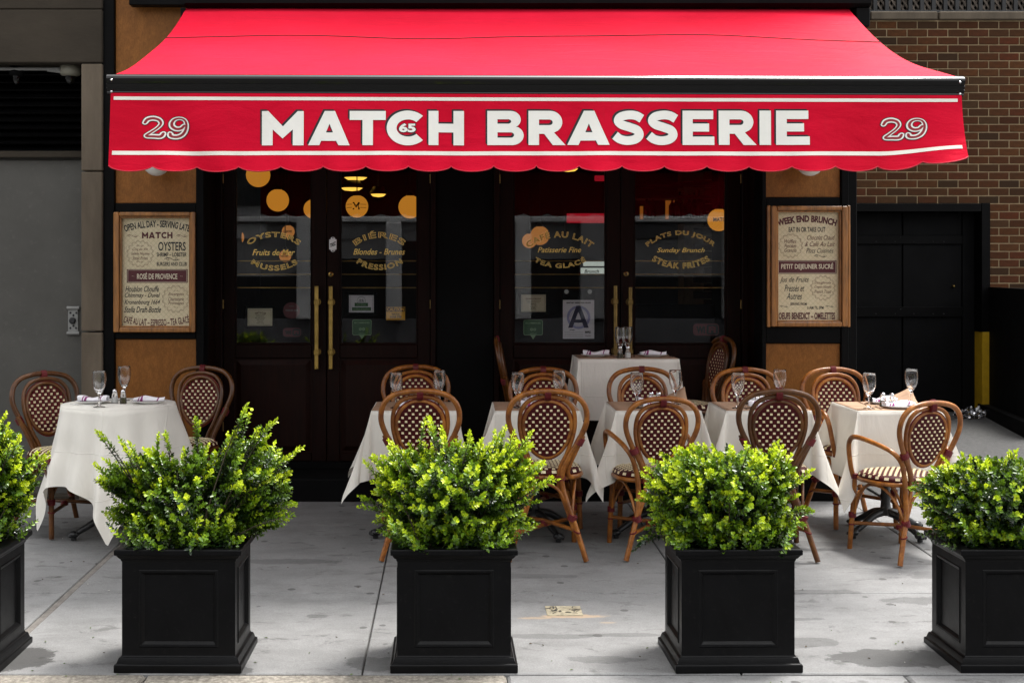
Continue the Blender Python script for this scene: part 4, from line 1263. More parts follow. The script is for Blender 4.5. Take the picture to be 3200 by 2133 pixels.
# =================================================================== MENU POSTERS
def poster(name_label, fx0, fx1, fy0, fy1, sx0, sx1, sy0, sy1, write, side_strips=()):
    X0, X1, Z0, Z1 = PX(fx0, YF), PX(fx1, YF), PZ(fy1, YF), PZ(fy0, YF)
    A0, A1, B0, B1 = PX(sx0, YF), PX(sx1, YF), PZ(sy1, YF), PZ(sy0, YF)
    t = thing('menu_poster', name_label, 'menu board', ((X0 + X1) / 2, YF, Z0))
    ys = YF - .008
    pbox('poster_sheet', M['poster'], t, A0 - .006, A1 + .006, ys, YF + .011, B0 - .006, B1 + .006, ch=0)
    yf = YF - .058
    e = .0008
    fr = MB()
    fr.box(X0, A0 - .008, yf, YF + .009, Z0, Z1, 0, .005); fr.box(A1 + .008, X1, yf, YF + .009, Z0, Z1, 0, .005)
    fr.box(A0 - .008 + e, A1 + .008 - e, yf + .001, YF + .009, B1 + .008, Z1, 0, .005); fr.box(A0 - .008 + e, A1 + .008 - e, yf + .001, YF + .009, Z0, B0 - .008, 0, .005)
    fr.build('frame', M['frame_wood'], t)
    fr = MB()
    for q in ((A0 - .0075, A0 + .004, B0 + .0045, B1 - .0045), (A1 - .004, A1 + .0075, B0 + .0045, B1 - .0045), (A0 - .0075, A1 + .0075, B1 - .004, B1 + .0075), (A0 - .0075, A1 + .0075, B0 - .0075, B0 + .004)):
        fr.box(q[0], q[1], yf + .018, ys + .003, q[2], q[3], 0, .003)
    fr.build('inner_bead', M['frame_wood'], t)
    for a, b in side_strips:
        pbox('side_strip', M['frame_wood'], t, PX(a, YF), PX(b, YF), yf + .012, YF + .009, Z0 - .004, Z1 + .004)
    mb = MB(); write(mb, ys - .0008)
    mb.build('lettering', [M['ink'], M['ink_maroon'], M['paper']], t, kind='stuff')
    return t
def wl_left(mb, y):
    def q(x, yy): return 360 + x / 3.732, 640 + yy / 3.732
    def T(s, x0, x1, t, b, **k):
        (a, c), (d, e) = q(x0, t), q(x1, b); layp(mb, s, a, d, c, e, YF, y, **k)
    def cx(x, yy): a, b = q(x, yy); return PX(a, YF), PZ(b, YF)
    T('OPEN ALL DAY - SERVING LATE', 120, 862, 182, 262, arc=17, bold=.03)
    (a, z1), (b, z0) = q(316, 318), q(672, 392); lay_word(mb, 'MATCH', PX(a, YF), PX(b, YF), PZ(z0, YF), PZ(z1, YF), y, 1)
    for x in (205, 780): flourish(mb, *cx(x, 362), .075, y, 1)
    T('OYSTERS', 505, 825, 432, 536, bold=.02)
    T('SHRIMP – LOBSTER', 488, 836, 556, 604, bold=.02); T('BURGERS AND CLUB', 488, 838, 666, 712, bold=.02)
    flourish(mb, *cx(665, 632), .10, y, 0)
    c = cx(294, 570); scallop_ring(mb, c[0], c[1], .084, 16, y, 1)
    for i, s in enumerate(('Coq au Vin', 'Salade Niçoise', 'Steak Frites')): T(s, 205 - (15 if i == 1 else 0), 384 + (20 if i == 1 else 0), 502 + i * 50, 540 + i * 50, m=1, shear=.35)
    for z in (478, 664): flourish(mb, *cx(290, z), .05, y, 1)
    (a, z1), (b, z0) = cx(140, 750), cx(848, 908)
    flat_rect(mb, a, b, z0, z1, y, 1); outline(mb, a + .006, b - .006, z0 + .005, z1 - .005, .002, y - .0006, 2)
    T('ROSÉ DE PROVENCE', 258, 728, 786, 866, m=2, bold=.02)
    for x in (212, 775): flourish(mb, *cx(x, 832), .018, y - .0007, 2)
    mb_y = mb.v
    for i, (s, a, b) in enumerate((('Houblon Chouffe', 122, 515), ('Chimmay - Duvel', 115, 528), ('Kronenbourg 1664', 112, 528), ('Stella Draft-Bottle', 108, 538))):
        T(s, a, b, 944 + i * 80, 1014 + i * 80, shear=.35, bold=.012)
    c = cx(710, 1096); scallop_ring(mb, c[0], c[1], .086, 16, y, 1)
    for i, s in enumerate(('Escargots', 'Charcuterie', 'Fromages')): T(s, 622, 806, 1022 + i * 52, 1066 + i * 52, m=1, shear=.35)
    for z in (1000, 1192): flourish(mb, *cx(712, z), .03, y, 1)
    T('CAFÉ AU LAIT – ESPRESSO – TEA GLACÉ', 96, 874, 1312, 1412, m=1, arc=-12, bold=.02)
def wl_right(mb, y):
    def q(x, yy): return 2380 + x / 3.733, 620 + yy / 3.733
    def T(s, x0, x1, t, b, **k):
        (a, c), (d, e) = q(x0, t), q(x1, b); layp(mb, s, a, d, c, e, YF, y, **k)
    def cx(x, yy): a, b = q(x, yy); return PX(a, YF), PZ(b, YF)
    T('WEEK END BRUNCH', 190, 858, 198, 278, m=1, arc=17, bold=.05)
    T('EAT IN OR TAKE OUT', 312, 740, 334, 392, bold=.02)
    c = cx(335, 552); scallop_ring(mb, c[0], c[1], .076, 16, y, 1)
    for i, s in enumerate(('Waffles', 'Pancakes', 'Granola')): T(s, 262, 402, 478 + i * 52, 522 + i * 52, m=1, shear=.35)
    for i, (s, a, b, m) in enumerate((('Chocolat Chaud', 528, 848, 1), ('& Café Au Lait', 500, 850, 1), ('Plats Cuisinés', 515, 834, 0))): T(s, a, b, 428 + i * 76, 484 + i * 76, m=m, shear=.35)
    flourish(mb, *cx(680, 672), .085, y, 0)
    (a, z1), (b, z0) = cx(180, 722), cx(870, 878)
    flat_rect(mb, a, b, z0, z1, y, 1); outline(mb, a + .006, b - .006, z0 + .005, z1 - .005, .002, y - .0006, 2)
    T('PETIT DEJEUNER SUCRÉ', 224, 832, 750, 838, m=2, bold=.02)
    for i, (s, a, b) in enumerate((('Jus de Fruits', 205, 548), ('Pressés et', 262, 496), ('Autres', 285, 468))): T(s, a, b, 915 + i * 92, 992 + i * 92, shear=.38, bold=.005)
    c = cx(710, 1042); scallop_ring(mb, c[0], c[1], .078, 16, y, 1)
    for i, s in enumerate(('Doughnuts', 'Crepes Nutella', 'French Toast')): T(s, 612, 808, 965 + i * 50, 1004 + i * 50, m=1, shear=.35)
    flourish(mb, *cx(710, 1130), .04, y, 1)
    T('SERVING FROM', 330, 522, 1214, 1246, bold=.02); T('11AM TIL 5PM', 530, 718, 1256, 1290, bold=.02)
    for x in (258, 790): flourish(mb, *cx(x, 1258), .055, y, 0)
    T('OEUFS BENEDICT – OMELETTES', 195, 854, 1328, 1408, m=1, bold=.04)
_lay = lay
def lay(mb, s, x0, x1, z0, z1, y, m=0, **k):              # light print on the dark band sits a hair above it
    _lay(mb, s, x0, x1, z0, z1, y - (.0008 if m == 2 else 0), m=m, **k)
poster('framed menu poster headed OPEN ALL DAY, SERVING LATE on the left wooden pillar', 361, 614, 664, 1037, 382, 596, 680, 1019, wl_left)
poster('framed menu poster headed WEEK END BRUNCH on the right wooden pillar', 2405, 2641, 645, 1019, 2426, 2621, 662, 1001, wl_right, ((2393, 2403), (2643, 2651)))
lay = _lay

# =================================================================== NOTICES AND STICKERS ON THE DOORS
YN = YD + .008
def nx(p): return PX(p, YN)
def nz(p): return PZ(p, YN)
def framed(label, fx0, fx1, fy0, fy1, sx0, sx1, sy0, sy1, write, paper=None):
    t = thing('framed_notice', label, 'notice', ((nx(fx0) + nx(fx1)) / 2, YN, nz(fy1)))
    fr = MB(); w0, w1 = nx(sx0) , nx(sx1); z0, z1 = nz(sy1), nz(sy0)
    fr.box(nx(fx0), w0, YN, YN + .018, nz(fy1), nz(fy0), 0, .002); fr.box(w1, nx(fx1), YN, YN + .018, nz(fy1), nz(fy0), 0, .002)
    fr.box(w0 + .0005, w1 - .0005, YN + .0005, YN + .018, z1, nz(fy0), 0, .002); fr.box(w0 + .0005, w1 - .0005, YN + .0005, YN + .018, nz(fy1), z0, 0, .002)
    fr.build('frame', M['black_matte'], t)
    pbox('sheet', paper or M['paper'], t, w0 + .0006, w1 - .0006, YN + .006, YN + .012, z0 + .0006, z1 - .0006, ch=0)
    mb = MB(); write(mb, YN + .0052); mb.build('lettering', [M['ink'], M['green'], M['ink_maroon'], M['green_pale']], t, kind='stuff')
def W(mb, s, x0, x1, t, b, y, **k): lay(mb, s, nx(x0), nx(x1), nz(b), nz(t), y, **k)
def w1(mb, y):
    W(mb, 'PARTY & CLUB', 798, 829, 974, 980, y, m=2, bold=.03, arc=20)
    for i, (s, h) in enumerate((('Sunday Brunch', 14), ('Champagne', 12), ('Monday - Friday', 16), ('Lunch & Dinner', 13), ('Saturday', 9), ('Open late', 9), ('Private events', 12))): W(mb, s, 813 - h, 813 + h, 983 + i * 4.2, 986 + i * 4.2, y, m=0, bold=.02)
    outline(mb, nx(777), nx(847), nz(1015), nz(967), .0015, y, 0)
framed('framed cream card of opening hours low in the leftmost door pane', 765, 859, 956, 1026, 773, 851, 963, 1018, w1)
def w2(mb, y):
    outline(mb, nx(1094), nx(1164), nz(972), nz(926), .001, y, 0)
    c = (nx(1129), nz(940)); disc(mb, c[0], c[1], .030, y, 1, 28, .028)
    for sg in (-1, 1): disc(mb, c[0] + sg * .008, c[1] + .006, .006, y, 0, 14, .003)
    flat_rect(mb, nx(1108), nx(1150), nz(957), nz(946), y - .0003, 1); flat_rect(mb, nx(1100), nx(1159), nz(970), nz(960), y - .0003, 1)
    W(mb, 'WINNER', 1119, 1139, 940, 944, y, m=0, bold=.02)
    W(mb, '2013 Winner', 1114, 1144, 949, 954.5, y - .0006, m=3, bold=.02); W(mb, 'Certificate of Excellence', 1104, 1155, 962.5, 968, y - .0006, m=3, bold=.02)
framed('black framed white certificate with green ribbon low in the second door pane', 1081, 1177, 913, 984, 1090, 1168, 922, 976, w2, M['paper_white'])
def w3(mb, y):
    W(mb, 'DELIVERY & TAKE OUT', 1643, 1691, 931, 936, y, m=2, bold=.03)
    for i, h in enumerate((23, 19, 8, 9, 10, 7, 9)): W(mb, ('Available every day until late', 'please ask the staff inside', 'Menu', 'Tel. 212', 'Lunch', 'Cafe', 'Dinner')[i], 1667 - h, 1667 + h, 939 + i * 4.2, 942 + i * 4.2, y, bold=.02)
    outline(mb, nx(1632), nx(1702), nz(971), nz(923), .0012, y, 0)
framed('framed cream delivery and take out card low in the third door pane', 1621, 1713, 912, 982, 1629, 1706, 920, 974, w3)

def sticker(label, name='sticker', cat='sticker', loc=None): return thing(name, label, cat, loc)
YS2 = YD + .0042
def srect(mb, x0, x1, y0, y1, r, y, m=0, n=6):
    a, b, c, d = PX(x0, YS2), PX(x1, YS2), PZ(y1, YS2), PZ(y0, YS2)
    pts = []
    for cx, cz, a0 in ((b - r, d - r, 0), (a + r, d - r, 90), (a + r, c + r, 180), (b - r, c + r, 270)):
        for i in range(n + 1): t = radians(a0 + 90 * i / n); pts.append((cx + r * cos(t), y, cz + r * sin(t)))
    mb.add(pts, [tuple(range(len(pts)))], m)
def backed(t, mb, mats, name='printed_sheet'): mb.build(name, mats, t)
for px0, px1, py0, py1, tip, lab in ((1101, 1161, 998, 1047, 1059, 'green speech bubble sticker below the framed certificate in the second pane'), (1636, 1696, 999, 1047, 1060, 'green speech bubble sticker left of the big A sheet in the third pane')):
    t = sticker(lab, loc=(PX((px0 + px1) / 2, YS2), YS2, PZ(tip, YS2)))
    mb = MB(); y = YS2
    srect(mb, px0, px1, py0, py1, .012, y, 1); srect(mb, px0 + 1.6, px1 - 1.6, py0 + 1.6, py1 - 1.6, .010, y - .0003, 0)
    c = (px0 + px1) / 2
    mb.add([(PX(c - 9, y), y, PZ(py1 - .5, y)), (PX(c + 9, y), y, PZ(py1 - .5, y)), (PX(c, y), y, PZ(tip, y))], [(0, 1, 2)], 1)
    lay(mb, 'RECOMMENDED', PX(px0 + 6, y), PX(px1 - 6, y), PZ(py0 + 13, y), PZ(py0 + 7, y), y - .0006, m=1, bold=.02)
    lay(mb, 'advisor', PX(c - 10, y), PX(c + 12, y), PZ(py1 - 3, y), PZ(py1 - 8, y), y - .0006, m=1, bold=.01)
    for sg in (-1, 1): disc(mb, PX(c + sg * 5, y), PZ(py0 + 30, y), .010, y - .0006, 1, 14, .006); disc(mb, PX(c + sg * 5, y), PZ(py0 + 30, y), .003, y - .0006, 1, 8)
    backed(t, mb, [M['green'], M['green_pale']])
t = sticker('round dark red WINNER 2014 sticker low in the leftmost pane', loc=(PX(911, YS2), YS2, PZ(996, YS2)))
mb = MB(); disc(mb, PX(911, YS2), PZ(970, YS2), .058, YS2, 0, 28)
lay(mb, 'WINNER 2014', PX(892, YS2), PX(931, YS2), PZ(973, YS2), PZ(966, YS2), YS2 - .0005, m=1, bold=.03); flat_rect(mb, PX(903, YS2), PX(919, YS2), PZ(957.5, YS2), PZ(956, YS2), YS2 - .0005, 1)
backed(t, mb, [M['red_vinyl'], M['ink_grey']])
for x0, x1, y0, y1, lab in ((884, 941, 1024, 1052, 'dark red Wi-Fi sticker at the foot of the leftmost pane'), (2166, 2247, 1011, 1048, 'dark red Wi-Fi sticker at the foot of the fourth pane')):
    t = sticker(lab, loc=(PX((x0 + x1) / 2, YS2), YS2, PZ(y1, YS2)))
    mb = MB(); srect(mb, x0, x1, y0, y1, .024, YS2, 0)
    w = x1 - x0
    lay(mb, 'Wi', PX(x0 + w * .12, YS2), PX(x0 + w * .46, YS2), PZ(y1 - 7, YS2), PZ(y0 + 8, YS2), YS2 - .0005, m=1, bold=.06)
    srect(mb, x0 + w * .52, x1 - 2.5, y0 + 3, y1 - 3, .016, YS2 - .0004, 1); lay(mb, 'Fi', PX(x0 + w * .60, YS2), PX(x0 + w * .88, YS2), PZ(y1 - 8, YS2), PZ(y0 + 8, YS2), YS2 - .0008, m=0, bold=.06)
    backed(t, mb, [M['red_vinyl'], M['ink']])
t = thing('caution_sign', 'yellow CAUTION watch your step sign in the second pane', 'sign', (PX(1236, YS2), YS2, PZ(1000, YS2)))
mb = MB(); y = YS2; flat_rect(mb, PX(1207, y), PX(1266, y), PZ(1000, y), PZ(958, y), y, 0)
flat_rect(mb, PX(1208, y), PX(1265, y), PZ(973.5, y), PZ(959, y), y - .0004, 1)
lay(mb, 'CAUTION', PX(1210, y), PX(1263, y), PZ(972, y), PZ(960.5, y), y - .0008, m=0, bold=.05)
lay(mb, 'WATCH', PX(1224, y), PX(1249, y), PZ(985, y), PZ(978, y), y - .0005, m=1, bold=.04); lay(mb, 'YOUR STEP', PX(1218, y), PX(1255, y), PZ(993.5, y), PZ(986.5, y), y - .0005, m=1, bold=.04)
flat_rect(mb, PX(1211, y), PX(1262, y), PZ(998, y), PZ(997, y), y - .0005, 1)
backed(t, mb, [M['yellow'], M['ink']])
t = thing('grade_sheet', 'white sanitary inspection sheet with a large navy A in the third pane', 'notice', (PX(1808, YS2), YS2, PZ(1058, YS2)))
y = YS2 + .004
pbox('sheet', M['paper_white'], t, PX(1759, y), PX(1857, y), y, y + .002, PZ(1058, y), PZ(937, y), ch=0)
pbox('backing', M['black_matte'], t, PX(1757, y), PX(1860, y), y + .0022, y + .006, PZ(1060, y), PZ(908, y), ch=0)
mb = MB(); q = y - .0004
disc(mb, PX(1808, y), PZ(991, y), .082, q, 3, 40, .064)
for k in range(40):
    a = 2 * pi * k / 40; cxx, czz = PX(1808, y), PZ(991, y)
    mb.add([(cxx + r_ * cos(a + d_), q, czz + r_ * sin(a + d_)) for r_, d_ in ((.052, -.03), (.060, -.03), (.060, .03), (.052, .03))], [(0, 1, 2, 3)], 3)
disc(mb, PX(1808, y), PZ(991, y), .040, q, 3, 24, .034)
def pl(pts, mi, off): mb.add([(PX(a, y), y - off, PZ(b, y)) for a, b in pts], [tuple(range(len(pts)))], mi)
pl([(1775, 1024), (1789, 1024), (1814, 955), (1801, 955)], 1, .0009); pl([(1801, 955), (1814, 955), (1840, 1024), (1825, 1024)], 1, .0011); pl([(1791, 1008), (1825, 1008), (1825, 998), (1791, 998)], 1, .0013)
lay(mb, 'SANITARY INSPECTION GRADE', PX(1770, y), PX(1846, y), PZ(948, y), PZ(943, y), q, m=0, bold=.05)
lay(mb, 'NYC', PX(1828, y), PX(1846, y), PZ(1041, y), PZ(1034, y), q, m=0, bold=.10); lay(mb, 'Health', PX(1829, y), PX(1846, y), PZ(1051, y), PZ(1046, y), q, m=2, bold=.01); lay(mb, 'manager', PX(1780, y), PX(1797, y), PZ(1033, y), PZ(1029, y), q, m=0, bold=.03)
for k in range(4): flat_rect(mb, PX(1764, y), PX(1822, y), PZ(1037 + k * 5, y), PZ(1036.3 + k * 5, y), q, 2)
mb.build('lettering', [M['ink'], M['ink_blue'], M['ink_grey'], M['ink_lilac']], t, kind='stuff')
for px in (1770, 1843):
    mb = MB(); mb.lathe([(.016, 0), (.012, .004), (.004, .010), (1e-6, .010)], 16, (PX(px, y), YD + .004, PZ(911, y)), axis=(0, 1, 0)); mb.build('suction_cup', M['steel'], t)
t = thing('push_plate', 'small white enamel plate lettered TIREZ on the door stile', 'sign', (PX(1041, YD), YD - .03, PZ(789, YD)))
mb = MB(); x0, x1 = PX(1030, YD), PX(1053, YD); y0 = YD - .0285
mb.box(x0, x1, y0 - .003, y0, PZ(780, YD), PZ(748, YD), 0, .001)
for zc_ in (748, 780): mb.lathe([(.017, 0), (.017, .0024), (1e-6, .0024)], 18, ((x0 + x1) / 2, y0, PZ(zc_, YD)), axis=(0, -1, 0))
mb.build('plate', M['porcelain'], t)
v, f = text_geo('TIREZ', .04); ax, bx = min(p[0] for p in v), max(p[0] for p in v); ay, by = min(p[1] for p in v), max(p[1] for p in v)
ca, sa = cos(radians(24)), sin(radians(24)); mb = MB(); pp = []
for p in v:
    a = ((p[0] - ax) / (bx - ax) - .5) * .044; b = ((p[1] - ay) / (by - ay) - .5) * .026
    pp.append(((x0 + x1) / 2 + a * ca, y0 - .0036, PZ(764, YD) + a * sa + b))
mb.add(pp, f)
for zc_ in (744, 784): disc(mb, (x0 + x1) / 2, PZ(zc_, YD), .004, y0 - .0036, 0, 10)
mb.build('lettering', M['ink'], t)

# little survey cover in the pavement
cy = 1.728 / ((1908 - 850) / F + .025); cxm = PX(1762, cy)
t = thing('utility_cover', 'small cream painted square cover set in the pavement between the middle planters', 'cover', (cxm, cy, gz(cy)))
mb = MB(); slope_box(mb, cxm - .083, cxm + .083, cy - .075, cy + .075, th=.01, top=.0032, ch=.002); mb.build('plate', mat('cream_cover_paint', (.36, .315, .22), .85, var=.35, scale=22, dust=.7), t)
mb = MB()
for sx in (-1, 1):
    for k in range(16):
        a = R.uniform(.01, .075) * sx; b = R.uniform(-.05, .05); l = R.uniform(.008, .02); an = R.uniform(0, pi)
        mb.add([(cxm + a + l * cos(an) * i - .002 * sin(an) * j, cy + b + l * sin(an) * i + .002 * cos(an) * j, gz(cy + b) + .0048 + .025 * l * sin(an) * i) for i, j in ((-1, -1), (1, -1), (1, 1), (-1, 1))], [(0, 1, 2, 3)])
mb.build('worn_mark', M['ink'], t, kind='stuff')

# =================================================================== PLANTERS
def planter_meshes():
    mb = MB()
    # profile: (half width, z)
    prof = [(.252, .0), (.255, .004), (.255, .030), (.252, .034), (.246, .036), (.243, .046), (.240, .054), (.238, .058), (.232, .060), (.2285, .064), (.2275, .068)]
    top = [(.2275, .440), (.231, .446), (.233, .452), (.238, .455), (.243, .462), (.248, .468), (.2535, .470), (.2545, .474), (.2545, .488), (.252, .492), (.249, .493), (.212, .493), (.207, .488), (.203, .40)]
    def ring(p): return [(-p[0], -p[0], p[1]), (p[0], -p[0], p[1]), (p[0], p[0], p[1]), (-p[0], p[0], p[1])]
    def lofts(pr, mbx):
        v = [q for p in pr for q in ring(p)]
        mbx.add(v, [(i * 4 + k, i * 4 + (k + 1) % 4, (i + 1) * 4 + (k + 1) % 4, (i + 1) * 4 + k) for i in range(len(pr) - 1) for k in range(4)])
    base = MB(); lofts(prof, base); base.add(ring(prof[0]), [(3, 2, 1, 0)])
    rim = MB(); lofts(top, rim)
    body = MB()
    w, z0, z1, pw, pz0, pz1, b, d = .2275, .068, .440, .160, .098, .408, .012, .011
    for k in range(4):
        def P(x, z, y): 
            a = k * pi / 2; c_, s_ = round(cos(a)), round(sin(a))
            return (x * c_ - y * s_, x * s_ + y * c_, z)
        o = [(-w, z0), (w, z0), (w, z1), (-w, z1)]
        f0 = [(-pw, pz0), (pw, pz0), (pw, pz1), (-pw, pz1)]
        f1 = [(-pw + .004, pz0 + .004), (pw - .004, pz0 + .004), (pw - .004, pz1 - .004), (-pw + .004, pz1 - .004)]
        f2 = [(-pw + b, pz0 + b), (pw - b, pz0 + b), (pw - b, pz1 - b), (-pw + b, pz1 - b)]
        f3 = [(-pw + b + .010, pz0 + b + .010), (pw - b - .010, pz0 + b + .010), (pw - b - .010, pz1 - b - .010), (-pw + b + .010, pz1 - b - .010)]
        v = [P(x, z, -w) for x, z in o] + [P(x, z, -w) for x, z in f0] + [P(x, z, -w - .004) for x, z in f1] + [P(x, z, -w - .002) for x, z in f2] + [P(x, z, -w + d) for x, z in f3]
        fs = []
        for q in range(4):
            for i in range(4): fs.append((q * 4 + i, q * 4 + (i + 1) % 4, (q + 1) * 4 + (i + 1) % 4, (q + 1) * 4 + i))
        fs.append((16, 17, 18, 19))
        body.add(v, fs)
    soil = MB()
    def sf(u, v): 
        x, y = (u - .5) * .406, (v - .5) * .406
        return (x, y, .425 + .02 * noise.noise((x * 14, y * 14, .5)) + .02 * (1 - (x * x + y * y) / .05))
    soil.grid(sf, 18, 18)
    for q in (base, body, rim, soil): q.v = [(a, b * .79, c) for a, b, c in q.v]
    return base, body, rim, soil
PLM = mat('black_resin_planter', (.0034, .0034, .0038), .38, var=.25, scale=6, bump=.06, bscale=70, spec=.17, dust=.035)
def planter_proto(label, loc):
    t = thing('planter', label, 'planter', loc, 0, 'black square planters along the kerb')
    b, bo, r, s = planter_meshes()
    b.build('base_moulding', PLM, t, local=True); bo.build('panelled_body', PLM, t, local=True); r.build('rim', PLM, t, local=True); s.build('soil', M['soil'], t, local=True)
    return t
pcen = [-200 - 1, 556, 1418, 2308, 3202]
pl_lab = ['black square planter cut off by the left edge of the picture', 'black square planter holding the spreading bush left of centre', 'black square planter under the bush nearest the leftmost square table', 'black square planter beside the damp patch, right of the small cover', 'black square planter holding the darkest bush at the right edge']
PY = 5.118 + .201
planters = []
for i, px in enumerate(pcen):
    x = PX(px, 5.118)
    loc = (x, PY, gz(PY) - .005)
    rz = radians((0, -.6, .4, 1.0, 0)[i])
    if i == 0: pr = planter_proto(pl_lab[0], loc); planters.append(pr)
    else:
        c_ = copy_tree(planters[0]); c_.location = loc; c_['label'] = pl_lab[i]; c_.rotation_euler = (0, 0, rz); planters.append(c_)

# ------------------------------------------------------------------- boxwood bushes
def bush(label, pidx, lobes, sprigs, n, seed, young=.75, leaf=.0156, lean=0.0):
    rg = random.Random(seed)
    base = planters[pidx].location + Vector((0, 0, .43))
    t = thing('boxwood_bush', label, 'bush', base, 0, 'boxwood bushes in the planters')
    def loc(d, y): return PX(d[0] * KD, PY), PZ(d[1] * KD, PY)
    s = KD * PY / F
    tips = []
    L = []
    for dx, dy, rx, rz_ in lobes:
        x, z = loc((dx, dy), 0); L.append((Vector((x, PY, z)), rx * s, rz_ * s))
    wts = [(l[1] * l[2]) ** .6 for l in L]
    for i in range(n):
        c, rx, rz_ = rg.choices(L, wts)[0]
        while True:
            p = Vector((rg.uniform(-1, 1), rg.uniform(-1, 1), rg.uniform(-1, 1)))
            if .12 < p.length < 1: break
        k = rg.random() ** .22 * rg.uniform(.80, 1.06)
        p = p.normalized() * k
        ry = min(.30, max(.10, (rx + rz_) / 2 * 1.05))
        q = c + Vector((p.x * rx, p.y * ry, p.z * rz_))
        if q.z < base.z + .085: q.z = base.z + rg.uniform(.075, .13)
        if q.z < base.z + .06 and abs(q.y - PY) < .2: q.y -= .07 * rg.random()
        tips.append((q, p.normalized(), k, False))
    for dx, dy, r_ in sprigs:
        x, z = loc((dx, dy), 0)
        for _ in range(r_): tips.append((Vector((x + rg.gauss(0, .012), PY + rg.uniform(-.12, .08), z + rg.gauss(0, .012))), Vector((rg.uniform(-.2, .2), 0, 1)), 1.05, True))
    skirt = []
    for i in range(210):                                    # short shoots low over the soil and the rim
        o_ = base + Vector((rg.uniform(-.19, .19), rg.uniform(-.16, .13), .0))
        d_ = Vector((o_.x - base.x, o_.y - base.y, 0))
        q_ = o_ + d_ * rg.uniform(.1, .55) + Vector((rg.gauss(0, .03), rg.gauss(0, .03), rg.uniform(.07, .20)))
        skirt.append((q_, d_.normalized() if d_.length > .01 else Vector((0, 0, 1)), .9, o_))
    verts, faces, ages = [], [], []
    st = MB()
    up = Vector((0, 0, 1))
    for q, rad, k, spr in tips + skirt:
        low = isinstance(spr, Vector)
        org = spr.copy() if low else base + Vector((rg.gauss(0, .06), rg.gauss(0, .06), -.02))
        if not low: org.x += (q.x - org.x) * .15
        mid = org.lerp(q, .5) + Vector((0, 0, .02)) if low else org.lerp(q, .55) + Vector((0, 0, .05 + .05 * rg.random())) + Vector((rg.gauss(0, .02), rg.gauss(0, .02), 0))
        if not low and q.z < base.z + .05: mid.z += .08
        endd = (q - mid).normalized()
        def pt(tt): return org * (1 - tt) ** 2 + mid * (2 * tt * (1 - tt)) + q * tt * tt
        length = (mid - org).length + (q - mid).length
        if not low and (spr or rg.random() < .16):
            N = 7
            st.tube([pt(i / N) for i in range(N + 1)], [.0032 * (1 - .7 * i / N) + .0006 for i in range(N + 1)], 4, cap=False)
        ll = min(length * (.98 if low else .85), rg.uniform(.12, .22) if not spr else .22)
        m = int(ll / .0105)
        fresh = rg.random() < young
        twig_age = rg.uniform(.6, 1.0) if fresh else rg.uniform(0, .35)
        hgt = max(0, min(1, (q.z - base.z) / .35))
        twist = rg.uniform(0, pi)
        for i in range(m + 1):
            f = i / m
            tt = 1 - (1 - f) * ll / length
            p = pt(tt)
            d = (pt(min(1, tt + .03)) - pt(tt - .03)).normalized()
            sd = d.orthogonal().normalized()
            b2 = d.cross(sd)
            tw = twist + (i % 2) * pi / 2 + rg.gauss(0, .25)
            for sgn in (0, pi):
                if rg.random() < .10: continue
                a = tw + sgn
                out = sd * cos(a) + b2 * sin(a)
                open_ = .75 + .65 * (1 - f) + rg.gauss(0, .25)
                if f > .96: open_ = .25 + rg.random() * .35
                ld = (d * cos(open_) + out * sin(open_) + up * .12 + Vector((rg.gauss(0, .12), rg.gauss(0, .12), rg.gauss(0, .12)))).normalized()
                size = leaf * (1.0 + .25 * rg.gauss(0, 1) * .6) * (.72 + .5 * sin(pi * min(1, .15 + .85 * (1 - f) ** .7)))
                if f > .9: size *= .85
                wdt = size * rg.uniform(.33, .41)
                nrm = ld.cross(out.cross(d)).normalized() if ld.cross(out.cross(d)).length > .01 else up
                side = ld.cross(nrm).normalized()
                if side.length < .1: side = sd
                nn = side.cross(ld).normalized()
                if nn.z < 0: nn = -nn
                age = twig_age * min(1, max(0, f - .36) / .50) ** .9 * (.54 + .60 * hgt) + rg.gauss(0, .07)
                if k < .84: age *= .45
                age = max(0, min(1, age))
                bi = len(verts)
                p0 = p + ld * size * .06
                c1 = p0 + ld * size * .38 + nn * size * .05; c2 = p0 + ld * size * .78 + nn * size * .02
                fold = nn * wdt * .35
                verts.extend([p0, c1 - side * wdt + fold, c2 - side * wdt * .72 + fold * .7, p0 + ld * size - nn * size * .05, c2 + side * wdt * .72 + fold * .7, c1 + side * wdt + fold])
                faces.append((bi, bi + 1, bi + 2, bi + 3)); faces.append((bi, bi + 3, bi + 4, bi + 5))
                ages.extend([age] * 6)
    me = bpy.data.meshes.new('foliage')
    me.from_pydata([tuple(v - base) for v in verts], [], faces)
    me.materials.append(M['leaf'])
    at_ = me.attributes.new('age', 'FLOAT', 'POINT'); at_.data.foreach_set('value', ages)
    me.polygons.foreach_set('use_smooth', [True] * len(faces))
    o = bpy.data.objects.new('foliage', me); C.objects.link(o); o.parent = t; o['kind'] = 'stuff'
    for i in range(5):
        a = i * 1.3 + seed
        st.tube([base + Vector((.03 * cos(a), .03 * sin(a), -.03)), base + Vector((.08 * cos(a), .08 * sin(a), .10)), base + Vector((.13 * cos(a), .12 * sin(a), .20))], [.009, .007, .004], 6)
    st.build('stem', M['stem'], t, fix=False)
    return t
